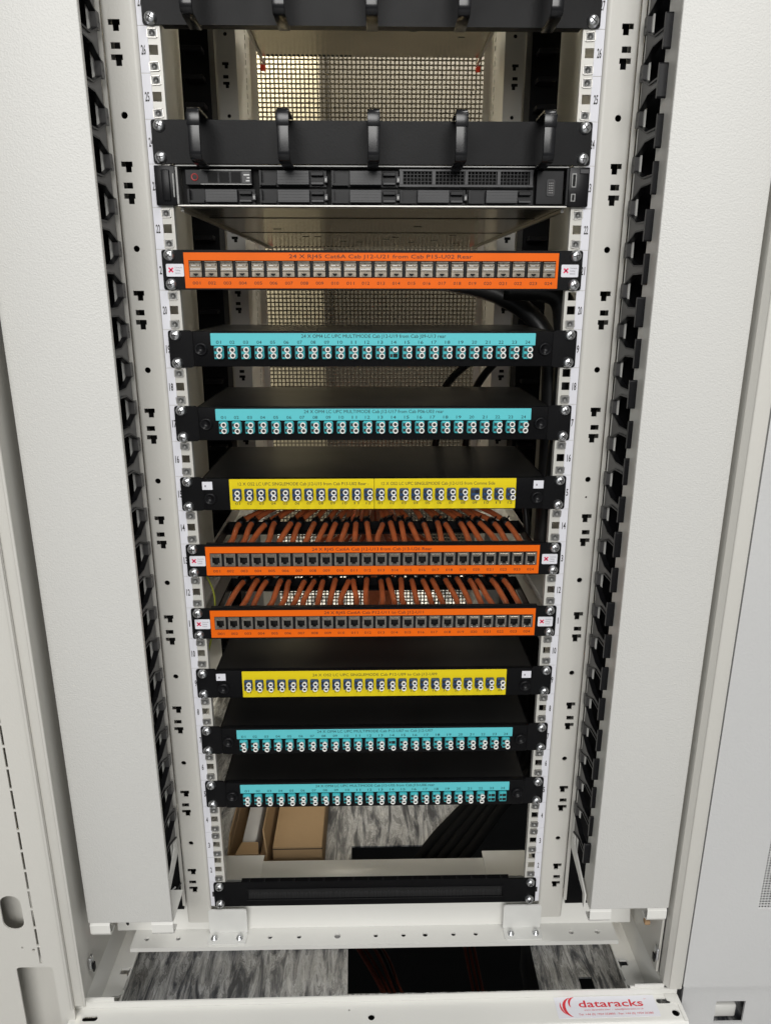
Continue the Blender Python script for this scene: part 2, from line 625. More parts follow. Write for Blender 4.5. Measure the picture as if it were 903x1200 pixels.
    duct = cpart(mb, "cable_duct")
    for k in range(40):
        mb = MB()
        zc = 0.05 + k * 0.04445
        mb.box(min(s * 0.296, s * 0.330), max(s * 0.296, s * 0.330), 0.570, 0.5995, zc - 0.004, zc + 0.004, BLACKP, 0.001, seg=1)
        mb.build("duct_finger", duct)
    # foot bracket of the upright
    mb = MB()
    x0, x1 = sorted((s * 0.1945, s * 0.2520))
    mb.plate(rrect(x0, x1, -0.048, -0.0040, 0.004, 3), [], -0.0045, -0.0025, 'y', BRACKET)
    mb.plate(rrect(x0, x1, -0.0250, -0.0046, 0.003, 3), [], -0.0487, -0.0467, 'z', BRACKET)
    br = cpart(mb, "foot_bracket")
    for bx in (0.205, 0.243):
        mb = MB()
        mb.lathe([(0.0052, 0), (0.0052, 0.0012), (0.0035, 0.0014), (0.0034, 0.0045), (0.0022, 0.0058), (0, 0.006)], (s * bx, -0.0150, -0.0466), (0, 0, 1), CHROME, 12)
        mb.build("bolt", br)
    # side channel of the base
    mb = MB()
    xo, xi = 0.4045, 0.366
    notch = [(-0.0765, 0), (-0.0765, 0), ]
    mb.box(min(s * xo, s * (xo + 0.002)), max(s * xo, s * (xo + 0.002)), -0.100, 0.86, -0.092, -0.050, WHITE)
    prof = [(xo, -0.0500), (xo - 0.004, -0.0500), (xo - 0.013, -0.088), (xi, -0.088), (xi, -0.092), (xo, -0.092)]
    # flange with two keyed notches
    hl = []
    for yc in (-0.078, -0.033):
        hl.append([(s * (xi + 0.0025), yc - 0.008), (s * (xi + 0.006), yc - 0.004), (s * (xi + 0.016), yc - 0.004), (s * (xi + 0.016), yc + 0.006),
                   (s * (xi + 0.006), yc + 0.006), (s * (xi + 0.0025), yc + 0.010)])
    a, b = sorted((s * xi, s * (xo - 0.008)))
    mb.plate(rect(a, b, -0.100, 0.07), hl, -0.092, -0.088, 'z', WHITE)
    vs = [(s * (xo - 0.0005), -0.1, -0.0502), (s * (xo - 0.0005), 0.07, -0.0502), (s * (xo - 0.009), 0.07, -0.0885), (s * (xo - 0.009), -0.1, -0.0885)]
    mb.add(vs + [(x + s * 0.0004, y, z - 0.0015) for x, y, z in vs], [(0, 1, 2, 3), (7, 6, 5, 4), (0, 4, 5, 1), (1, 5, 6, 2), (2, 6, 7, 3), (3, 7, 4, 0)], WHITE)
    # inner folded lip with a stiffening block
    mb.box(min(s * 0.3668, s * 0.3685), max(s * 0.3668, s * 0.3685), -0.0635, -0.0465, -0.0878, -0.0835, WHITE)
    cpart(mb, "base_side_channel")
    # small hinge catch on the side wall
    mb = MB()
    mb.box(min(s * 0.3940, s * 0.3975), max(s * 0.3940, s * 0.3975), -0.094, -0.084, -0.016, 0.004, CHROME, 0.0008)
    mb.box(min(s * 0.3915, s * 0.3938), max(s * 0.3915, s * 0.3938), -0.092, -0.085, -0.020, -0.008, BLACKP, 0.0006)
    cpart(mb, "hinge_catch")
    mb = MB()
    mb.box(min(s * 0.3895, s * 0.3976), max(s * 0.3895, s * 0.3976), -0.0560, -0.0480, 0.008, 0.014, REDPL if s < 0 else CARDIN, 0.001)
    cpart(mb, "latch_tab")

# base: cross member under the rails
mb = MB()
hl = [circ(x, -0.012, r * 1.15, 12) for x, r in ((-0.345, 0.003), (-0.298, 0.003), (-0.160, 0.003), (-0.116, 0.003), (-0.058, 0.0042), (0.0, 0.003), (0.042, 0.003),
                                         (0.075, 0.0034), (0.118, 0.003), (0.152, 0.003), (0.298, 0.0034), (0.338, 0.0034))]
mb.plate(rect(-0.3657, 0.3657, -0.0262, 0.0100), hl, -0.0520, -0.0490, 'z', WHITE)
mb.box(-0.3657, 0.3657, -0.0282, -0.0262, -0.0560, -0.0490, WHITE)
# sloped upstand
vs = [(-0.394, 0.0045, -0.0489), (0.394, 0.0045, -0.0489), (0.394, 0.0125, -0.0060), (-0.394, 0.0125, -0.0060)]
mb.add(vs + [(x, y + 0.002, z) for x, y, z in vs], [(0, 1, 2, 3), (7, 6, 5, 4), (0, 4, 5, 1), (1, 5, 6, 2), (2, 6, 7, 3), (3, 7, 4, 0)], WHITE)
mb.box(-0.394, 0.394, 0.0146, 0.030, -0.0080, -0.0060, WHITE)
cross = cpart(mb, "cross_member")
# second bar seen behind the brush panel
mb = MB()
mb.box(-0.262, 0.262, 0.098, 0.140, -0.056, -0.045, WHITE, 0.002)
mb.box(-0.270, -0.1900, 0.095, 0.149, -0.0445, -0.0420, WHITE)
mb.box(0.1850, 0.270, 0.095, 0.152, -0.0445, -0.0420, WHITE)
cpart(mb, "base_tie_bar")
# front base bar with lip, slots, holes
mb = MB()
hl = [rrect(-0.4010, -0.3800, -0.1245, -0.1165, 0.0039), rrect(0.3890, 0.4090, -0.1200, -0.1120, 0.0039),
      circ(-0.008, -0.1290, 0.0046, 14), circ(0.4095, -0.1340, 0.0052, 14), circ(-0.0385, -0.1180, 0.0014, 8)]
mb.plate(rect(-0.4180, 0.4220, -0.1430, -0.1040), hl, -0.0620, -0.0600, 'z', WHITE)
mb.box(-0.4170, 0.4210, -0.1460, -0.1045, -0.0810, -0.0790, BLACK)  # black plate under the bar stands in for shade inside its slots
# rolled front edge
pr = []
for k in range(6):
    a = math.radians(90 * k / 5)
    pr.append((-0.1430 - 0.006 * math.sin(a), -0.0660 + 0.006 * math.cos(a)))
pr += [(-0.1490, -0.120), (-0.1470, -0.120), (-0.1470, -0.0660), (-0.1430, -0.0620)]
n = len(pr)
vs = [(-0.4180, a, b) for a, b in pr] + [(0.4220, a, b) for a, b in pr]
mb.add(vs, [(i, (i + 1) % n, n + (i + 1) % n, n + i) for i in range(n)] + [tuple(range(n)), tuple(range(n, 2 * n))], WHITE, False)
mb.box(-0.4180, 0.4220, -0.1060, -0.1041, -0.0598, -0.0500, WHITE)
mb.box(-0.4040, -0.3620, -0.1040, -0.1022, -0.0598, -0.0445, WHITE)
mb.box(0.3620, 0.4040, -0.1040, -0.1022, -0.0598, -0.0445, WHITE)
mb.box(0.3560, 0.3619, -0.1040, -0.1022, -0.0598, -0.0475, WHITE)
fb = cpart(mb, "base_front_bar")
fb.location.y = -0.0050
fb.rotation_euler.z = 0.0075
mb = MB()
mb.plate([(0.4040, -0.1060), (0.4220, -0.1060), (0.4222, -0.1460), (0.4170, -0.1460), (0.4170, -0.1220), (0.4040, -0.1160)], [], -0.0598, -0.0588, 'z', WHITE)
mb.build("end_cap", fb)
# maker's sticker on the base bar
mb = MB()
SX0, SX1, SY0, SY1 = 0.2470, 0.3875, -0.1385, -0.1075
mb.plate(rect(SX0, SX1, SY0, SY1), [], -0.0599, -0.0595, 'z', PAPER)
stz = -0.0593
put_text(mb, "dataracks", 0.3240, -0.1180, 0.0900, 0.0105, REDINK, stz, 'y', bold=0.012)
put_text(mb, "TM", 0.3735, -0.1130, 0.003, 0.0014, REDINK, stz, 'y')
put_text(mb, "www.dataracks.com  -  sales@dataracks.co.uk", 0.3260, -0.1272, 0.083, 0.0021, REDINK, stz, 'y')
put_text(mb, "Tel: +44 (0) 1954 252800 - Fax: +44 (0) 1954 25280", 0.3270, -0.1335, 0.103, 0.0028, REDINK, stz, 'y')


def crescent(cx, cy, r, a0, a1, w, n=10):
    out, inn = [], []
    for k in range(n + 1):
        f = k / n
        a = math.radians(a0 + (a1 - a0) * f)
        th = w * math.sin(PI * min(1, max(0.02, f))) ** 0.8
        out.append((cx + r * math.cos(a), cy + r * 1.05 * math.sin(a)))
        inn.append((cx + (r - th) * math.cos(a), cy + (r - th) * 1.05 * math.sin(a)))
    return out + inn[::-1]


for cx, cy, r, a0, a1, w in ((0.2695, -0.1230, 0.0135, 95, 262, 0.0042), (0.2650, -0.1215, 0.0125, 150, 245, 0.0022), (0.2735, -0.1170, 0.0085, 80, 225, 0.0030)):
    mb.add([(x, y, stz) for x, y in crescent(cx, cy, r, a0, a1, w)], [tuple(range(22))], REDINK)
mb.build("sticker", fb)

# front corner post of the cabinet
mb = MB()
mb.box(0.4075, 0.4255, -0.1150, -0.0900, -0.0440, CABTOP, PAINT, 0.0015)
vs = [(0.4030, -0.1050, -0.0440), (0.4074, -0.1130, -0.0440), (0.4074, -0.0900, -0.0440), (0.4030, -0.0900, -0.0440)]
mb.add(vs + [(x, y, CABTOP) for x, y, z in vs], [(0, 1, 2, 3), (7, 6, 5, 4), (0, 4, 5, 1), (1, 5, 6, 2), (2, 6, 7, 3), (3, 7, 4, 0)], PAINT)
cpart(mb, "corner_post")
# roof
mb = MB()
mb.box(-0.41, 0.41, -0.10, 0.90, CABTOP + 0.001, CABTOP + 0.03, PAINT, 0.003)
cpart(mb, "roof")
# rear mesh door
mb = MB()
mb.box(-0.395, -0.300, 0.870, 0.890, -0.04, CABTOP - 0.01, PAINT, 0.002)
mb.box(0.300, 0.395, 0.870, 0.890, -0.04, CABTOP - 0.01, PAINT, 0.002)
mb.box(-0.2995, 0.2995, 0.870, 0.890, -0.04, 0.05, PAINT, 0.002)
mb.box(-0.2995, 0.2995, 0.870, 0.890, 1.86, CABTOP - 0.01, PAINT, 0.002)
rd = cpart(mb, "rear_door")
mb = MB()
pt = 0.0092
n = int(0.6 / pt)
for k in range(n + 1):
    x = -0.2995 + k * pt
    mb.box(x, x + 0.0031, 0.8795, 0.8805, 0.0505, 1.8595, MESHM)
for k in range(int(1.8 / pt) + 1):
    z = 0.052 + k * pt
    mb.box(-0.2994, 0.2994, 0.8784, 0.8794, z, z + 0.0031, MESHM)
mb.build("mesh_sheet", rd, kind='stuff')
# front edge of an intermediate brace seen through the mesh
# green-yellow earth wire behind the left rail
mb = MB()
mb.tube(smooth_path([(-0.262, 0.04, 0.560), (-0.240, 0.045, 0.535), (-0.222, 0.05, 0.49), (-0.225, 0.05, 0.44), (-0.235, 0.05, 0.40)]), 0.0013, YCABLE, 6)
cpart(mb, "earth_wire")

# ------------------------------------------------------------------ vertical cable trunking with covers
fing = MB()
# profile in (y, z), thickness along x
prof = [(-0.0200, -0.0155), (-0.0520, -0.0042), (-0.0880, -0.0036), (-0.0880, 0.0036), (-0.0520, 0.0042), (-0.0200, 0.0155)]
fing.plate(prof, [], -0.0016, 0.0016, 'x', FINGER)
ribs = [((-0.0200, -0.0155), (-0.0520, -0.0042)), ((-0.0520, -0.0042), (-0.0880, -0.0036)), ((-0.0200, 0.0155), (-0.0520, 0.0042)), ((-0.0520, 0.0042), (-0.0880, 0.0036))]
for (a, b), (c, d) in ribs:
    dv = Vector((c - a, d - b)).normalized()
    nv = Vector((-dv.y, dv.x)) * 0.0009
    q = [(a + nv.x, b + nv.y), (c + nv.x, d + nv.y), (c - nv.x, d - nv.y), (a - nv.x, b - nv.y)]
    fing.plate(q, [], -0.0032, 0.0034, 'x', BLACKP)
fing.plate(rrect(-0.0925, -0.0882, -0.0160, 0.0160, 0.0018, 3), [], -0.0045, 0.0045, 'x', BLACKP)
fing_me = fing.mesh("cable_finger")
tab = MB()
tab.plate(rrect(-0.0240, -0.0120, -0.0085, 0.0085, 0.0025, 3), [circ(-0.0165, -0.001, 0.0014, 8)], -0.0032, 0.0032, 'x', FINGER)
tab_me = tab.mesh("root_tab")

for s in (-1, 1):
    side = "left" if s < 0 else "right"
    xin = 0.2745 if s < 0 else 0.2918
    xout = 0.3875 if s < 0 else 0.3990
    zb = 0.0720 if s < 0 else 0.0820
    xf = 0.2865 if s < 0 else 0.2890
    t = thing("cable_trunking", "tall plain grey metal cable cover with black honeycomb fingers, %s of the rack rails" % side, "cable trunking",
              (s * 0.335, -0.05, zb), "vertical cable trunkings beside the rails")
    off = (-s * 0.335, 0.05, -zb)

    def tp(m, name, **tags):
        return m.build(name, t, off, **tags)
    mb = MB()
    a, b = sorted((s * xin, s * xout))
    mb.box(a, b, -0.0990, -0.0965, zb, CABTOP - 0.02, PAINT_TEX, 0.0011)
    mb.box(min(s * xin, s * (xin + 0.0015)), max(s * xin, s * (xin + 0.0015)), -0.0966, -0.0935 if s < 0 else -0.0640, zb, CABTOP - 0.02, PAINT, 0)
    mb.box(min(s * (xout - 0.0015), s * xout), max(s * (xout - 0.0015), s * xout), -0.0966, -0.0500, zb, CABTOP - 0.02, PAINT, 0)
    tp(mb, "cover")
    # black back and outer wall of the trough
    mb = MB()
    mb.box(min(s * 0.292, s * 0.388), max(s * 0.292, s * 0.388), 0.0, 0.004, 0.10, CABTOP - 0.03, BLACKP)
    mb.box(min(s * 0.382, s * 0.3855), max(s * 0.382, s * 0.3855), -0.049, -0.0005, 0.10, CABTOP - 0.03, BLACKP)
    mb.box(min(s * 0.2906, s * 0.390), max(s * 0.2906, s * 0.390), 0.0062, 0.0082, -0.012, 0.0995, BLACK)
    tp(mb, "trough")
    # beige mounting strip the fingers clip to
    mb = MB()
    mb.box(min(s * 0.2905, s * 0.2925), max(s * 0.2905, s * 0.2925), -0.0230, -0.0045, 0.10, CABTOP - 0.03, WHITE)
    mb.box(min(s * 0.2855, s * 0.2904), max(s * 0.2855, s * 0.2904), 0.0005, 0.0025, 0.0, CABTOP - 0.03, PAINT)
    tp(mb, "mounting_strip")
    k = 0
    z = 0.155
    while z < 1.45:
        for nm, me, dz in (("cable_finger", fing_me, 0), ("root_tab", tab_me, U / 2)):
            o = link(nm, me, t, (off[0] + s * xf, off[1] - (0.0 if nm == "cable_finger" else 0.0), z + dz + off[2]))
            o.scale = (1, 0.84, 1)
            if nm == "cable_finger":
                o.rotation_euler = (random.uniform(-0.012, 0.012), 0, s * random.uniform(-0.03, 0.03))
        # outer row of fingers across the trough
        o = link("cable_finger", fing_me, t, (off[0] + s * 0.374, off[1] + 0.004, z + off[2]))
        o.scale = (0.9, 0.9, 1)
        z += U
        k += 1
    # sloped lower bracket and the two hooks below the cover
    mb = MB()
    pr = [(-0.0060, 0.175), (-0.0130, 0.175), (-0.0205, 0.122), (-0.0840, zb + 0.010), (-0.0840, zb - 0.012), (-0.0780, zb - 0.012), (-0.0740, zb + 0.004), (-0.0060, 0.105)]
    mb.plate(pr, [circ(-0.014, 0.128, 0.0018, 8), circ(-0.0145, 0.118, 0.0018, 8)], min(s * 0.2875, s * 0.2895), max(s * 0.2875, s * 0.2895), 'x', WHITE)
    tp(mb, "lower_bracket")
    for (hx0, hx1) in ((xin + 0.0005, xin + 0.0295), (xout - 0.0275, xout - 0.0010)):
        mb = MB()
        a, b = sorted((s * hx0, s * hx1))
        hp = [(-0.0955, zb - 0.003), (-0.0975, zb - 0.006), (-0.0975, zb - 0.019), (-0.0950, zb - 0.0235), (-0.0900, zb - 0.0245), (-0.0800, zb - 0.0245),
              (-0.0800, zb - 0.0225), (-0.0895, zb - 0.0225), (-0.0940, zb - 0.0200), (-0.0955, zb - 0.0170), (-0.0955, zb - 0.0070), (-0.0940, zb - 0.005), (-0.04, zb - 0.005), (-0.04, zb - 0.003)]
        mb.plate(hp, [], a, b, 'x', WHITE)
        tp(mb, "cover_hook")

# loose dark wires behind the foot of the left cover
mb = MB()
for k in range(9):
    y0 = -0.05 + random.uniform(-0.02, 0.02)
    x0 = -0.335 + random.uniform(-0.02, 0.02)
    mb.tube(smooth_path([(x0 - 0.02, y0 + 0.02, 0.10), (x0, y0, 0.045 + random.uniform(-.01, .01)), (x0 + random.uniform(-.02, .02), y0 + 0.02, 0.03), (x0 + 0.03, y0 + 0.03, 0.055)]),
            0.0012, BCABLE if k % 3 else GREYP, 5)
mb.build("wire_bundle", None, None, label="tangle of thin dark wires in the gap under the left cable cover", category="wires", kind="stuff")

# ------------------------------------------------------------------ screws
scr = MB()
scr.lathe([(0.0066, 0), (0.0066, 0.0010), (0.0058, 0.0022), (0.0057, 0.0030), (0.0048, 0.0046), (0.0032, 0.0054), (0.0, 0.0056)], (0, 0, 0), (0, -1, 0), CHROME, 16)
for a in (0.5, 0.5 + PI / 2):
    scr.box(-0.0034, 0.0034, -0.00575, -0.0040, -0.00055, 0.00055, INK, T=Matrix.Rotation(a, 4, 'Y'))
scr_me = scr.mesh("screw")


def screws(t, y=-0.0027, top=0.0381, bot=0.00635):
    for s in (-1, 1):
        for z in (top, bot):
            o = link("screw", scr_me, t, (s * 0.2326 + random.uniform(-.0004, .0004), y, z + random.uniform(-.0004, .0004)))
            o.rotation_euler = (0, random.uniform(0, 6.28), 0)


def face_outline(w=0.2413, z0=0.0004, z1=0.0440, r=0.0022):
    return rrect(-w, w, z0, z1, r, 2)


# ------------------------------------------------------------------ copper patch panels (orange)
def jack_mesh(kind):
    m = MB()
    w, z0, z1 = 0.0071, 0.0146, 0.0318
    if kind == 'shutter':
        m.box(-w, w, -0.0036, 0.006, z0, z1, NICKEL, 0.0004, seg=1)
        m.box(-w + 0.0008, w - 0.0008, -0.0043, -0.0037, z0 + 0.0076, z0 + 0.0100, GALV, 0.0005, seg=1)
        m.box(-w + 0.0010, w - 0.0010, -0.0047, -0.0037, z0 + 0.0112, z1 - 0.0024, NICKEL, 0.0006, seg=1, T=Matrix.Translation((0, 0.0007, 0.0008)) @ Matrix.Rotation(0.03, 4, 'X'))
        m.box(-w, w, -0.0038, -0.00365, z1 - 0.0022, z1 - 0.0015, VOID)
        m.box(0.0026, 0.0046, -0.0050, -0.00471, z1 - 0.0048, z1 - 0.0042, GALV)  # small bright bit drawn in as a glint
        m.box(-w + 0.0002, w - 0.0002, -0.0051, -0.0037, z1 - 0.0014, z1 - 0.0002, DNICKEL, 0.0003, seg=1)
        m.plate([(-0.0030, z0 + 0.0040), (0.0030, z0 + 0.0040), (0.0020, z0 + 0.0024), (0.0007, z0 + 0.0014), (-0.0007, z0 + 0.0014), (-0.0020, z0 + 0.0024)], [], -0.0040, -0.0037, 'y', VOID)
        m.box(-0.0042, 0.0010, -0.0049, -0.00471, z1 - 0.0050, z1 - 0.0040, GALV)  # second bright bit, also a drawn glint
        m.box(-w, w, -0.0038, -0.00365, z0 + 0.0058, z0 + 0.0064, VOID)
    else:
        hole = [(-0.0048, z0 + 0.0045), (-0.0024, z0 + 0.0045), (-0.0024, z0 + 0.0025), (0.0024, z0 + 0.0025), (0.0024, z0 + 0.0045), (0.0048, z0 + 0.0045), (0.0048, z0 + 0.0125), (-0.0048, z0 + 0.0125)]
        m.plate(rect(-w, w, z0, z1), [hole], -0.0040, -0.0026, 'y', DNICKEL)
        m.plate(rect(-w, w, z0, z1), [], 0.0085, 0.0095, 'y', VOID)
        for a, b in ((-w, -w + 0.0006), (w - 0.0006, w)):
            m.box(a, b, -0.0025, 0.0084, z0, z1, VOID)
        m.box(-w + 0.0007, w - 0.0007, -0.0025, 0.0084, z0, z0 + 0.0012, VOID)
        m.box(-w + 0.0007, w - 0.0007, -0.0025, 0.0084, z1 - 0.0045, z1, VOID)
        for k in range(8):
            x = -0.0036 + k * 0.00102
            m.box(x, x + 0.0005, -0.0015, 0.003, z0 + 0.0110, z0 + 0.0119, NICKEL)
        m.box(-w + 0.0012, w - 0.0016, -0.0050, -0.0041, z1 - 0.0036, z1 - 0.0012, NICKEL, 0.0004, seg=1)
        m.box(-0.0052, -0.0022, -0.0047, -0.0041, z0 + 0.0006, z0 + 0.0018, NICKEL, 0.0003, seg=1)
        m.box(0.0028, 0.0052, -0.0047, -0.0041, z0 + 0.0010, z0 + 0.0022, NICKEL, 0.0003, seg=1)
    return m.mesh("jack")


JSH, JOP = jack_mesh('shutter'), jack_mesh('open')
JP = 0.01767


def copper_panel(u, title, tx, tw, label, jk, cables):
    t = thing("patch_panel", label, "patch panel", (0, 0, zu(u)), "orange copper patch panels")
    X0, X1 = -0.2165, 0.2135
    JX0, JX1 = -0.2112, 0.2105
    ap = rect(JX0, JX1, 0.0138, 0.0326)
    mb = MB()
    mb.plate(face_outline(), [ap], -0.0026, -0.0004, 'y', BLACK)
    for k in range(25):
        xc = -0.2035 + (k - 0.5) * JP
        mb.box(max(JX0 - .001, xc - 0.0011), min(JX1 + 0.001, xc + 0.0011), -0.0020, 0.010, 0.0132, 0.0332, BLACKP)
    mb.box(-0.216, 0.216, -0.0003, 0.007, 0.0418, 0.0438, BLACKTOP)
    mb.box(-0.216, 0.216, -0.0003, 0.022, 0.0010, 0.0030, BLACK)
    mb.box(-0.214, 0.214, 0.0098, 0.012, 0.0032, 0.0416, VOID)
    mb.build("faceplate", t)
    mb = MB()
    mb.plate(rect(X0, X1, 0.0022, 0.0412), [ap], -0.0031, -0.0027, 'y', ORANGE)
    st = mb.build("port_label", t)
    mb = MB()
    put_text(mb, title, tx, 0.0374, tw, 0.0043, INKO, -0.0033)
    mb.build("title_lettering", st)
    mb = MB()
    for k in range(24):
        put_text(mb, "%03d" % (k + 1), -0.2035 + k * JP, 0.0081, 0.0088, 0.0036, INKO, -0.0033)
    mb.build("port_numbers", st)
    for k in range(24):
        o = link("jack", JSH if jk == 's' else JOP, t, (-0.2035 + k * JP + random.uniform(-.0002, .0002), 0, random.uniform(-.0002, .0002)))
    for x0 in (-0.2372, 0.2172):
        mb = MB()
        mb.plate(rrect(x0, x0 + 0.0200, 0.0150, 0.0288, 0.0012, 2), [], -0.0031, -0.0027, 'y', PAPER)
        for sg in (1, -1):
            for rr, ww, mt in ((0.0034, 0.0011, PINK),):
                a = Matrix.Translation((x0 + 0.0054, 0, 0.0222)) @ Matrix.Rotation(sg * PI / 4, 4, 'Y')
                mb.box(-rr, rr, -0.0034, -0.0032 - 0.00005 * sg, -ww / 2 - 0.0003, ww / 2 + 0.0003, mt, T=a)
        for i, w in enumerate(("Connectix", "Cabling", "Systems")):
            put_text(mb, w, x0 + 0.0100, 0.0250 - i * 0.0030, 0.0082 if i == 0 else 0.006, 0.0018, GREYINK, -0.0033, align='l')
        mb.build("maker_sticker", t)
    screws(t)
    if cables:
        mb = MB()
        mb.box(-0.212, 0.212, 0.118, 0.136, 0.0170, 0.0190, BLACK)
        mb.box(-0.212, 0.212, 0.134, 0.136, 0.0190, 0.0310, BLACK)
        for x in (-0.214, 0.212):
            mb.box(x, x + 0.002, 0.0, 0.136, 0.0170, 0.0310, BLACK)
        mb.build("lacing_bar", t)
        for k in range(24):
            x = -0.2035 + k * JP
            j = lambda a: random.uniform(-a, a)
            xt = x * 0.95 + (0.004 if x < 0 else -0.004) + j(0.0038)
            if 9 < k < 13:
                xt += (-0.006 if k < 12 else 0.006)
            zt = 0.0330 + j(0.002)
            p = [(x, 0.013, 0.022), (x, 0.035, 0.022), (x * 0.985 + j(.004), 0.075 + j(.006), 0.0215 + j(.003)), (xt, 0.128, zt),
                 (xt * 0.80 + j(.004), 0.165, zt + 0.011 + j(.003)), (xt * 0.45 + j(.006), 0.26, zt + 0.016 + j(.004)), (xt * 0.22, 0.40, zt + 0.012 + j(.006)), (xt * 0.15, 0.62, zt - 0.03), (xt * 0.15 + 0.02, 0.76, -0.18), (xt * .15 + .02, 0.78, -zu(u) + 0.1)]
            pth = smooth_path(p, 5)
            mb = MB()
            mb.tube(pth, 0.0041, CABLE, 10)
            c = mb.build("data_cable", t)
            i = 15
            d = (pth[i + 1] - pth[i - 1]).normalized()
            mb = MB()
            mb.lathe([(0.0036, -0.006), (0.0056, -0.006), (0.0062, 0.0), (0.0056, 0.006), (0.0036, 0.006)], pth[i], d, BLACKP, 10)
            mb.tube([pth[i] + Vector((0.002, -0.001, 0.004)), pth[i] + Vector((0.004, -0.004, 0.010))], 0.0012, BLACKP, 5)
            mb.build("cable_tie", c)


copper_panel(21, "24 X RJ45 Cat6A Cab J12-U21 from Cab P15-U02 Rear", 0.0085, 0.2100,
             "patch panel with bright shuttered metal jacks under an orange label, directly below the server", 's', False)
copper_panel(13, "24 X RJ45 Cat6A Cab J12-U13 from Cab J13-U26 Rear", -0.0030, 0.1540,
             "orange labelled patch panel in the middle of the rack, below the two-part yellow label", 'o', True)
copper_panel(11, "24 X RJ45 Cat6A Cab P12-U11 to Cab J12-U11", -0.0010, 0.1310,
             "lowest of the orange labelled patch panels, above the lower yellow one", 'o', True)


# ------------------------------------------------------------------ fibre panels
def adapter_mesh(mt, wide):
    m = MB()
    m.box(-0.0050, 0.0050, -0.0050, 0.0, -0.0073, 0.0073, mt, 0.0005, seg=1)
    for z in (-0.0034, 0.0034):
        m.box(-0.0046, -0.0014, -0.0052, -0.00505, z - 0.0018, z + 0.0018, INK)
    m.box(-0.0056, 0.0056, -0.0014, -0.0002, -0.0060, 0.0060, mt)
    for z in (-0.0034, 0.0034):
        m.box(-0.0008, 0.0042, -0.0052, -0.00505, z - 0.0022, z + 0.0022, VOID)
    return m.mesh("adapter")


cap = MB()
cap.lathe([(0.0026, 0.0), (0.0026, 0.0010), (0.0033, 0.0012), (0.0033, 0.0042), (0.0031, 0.0047), (0.0022, 0.0047), (0.0020, 0.0030)], (0, 0, 0), (0, -1, 0), CAPW, 14)
cap.lathe([(0.00195, 0.0036), (0.0, 0.0034)], (0, 0, 0), (0, -1, 0), INK, 12)
cap_me = cap.mesh("dust_cap")
AD_AQ, AD_BL = adapter_mesh(AQUA, 0), adapter_mesh(BLUE, 0)


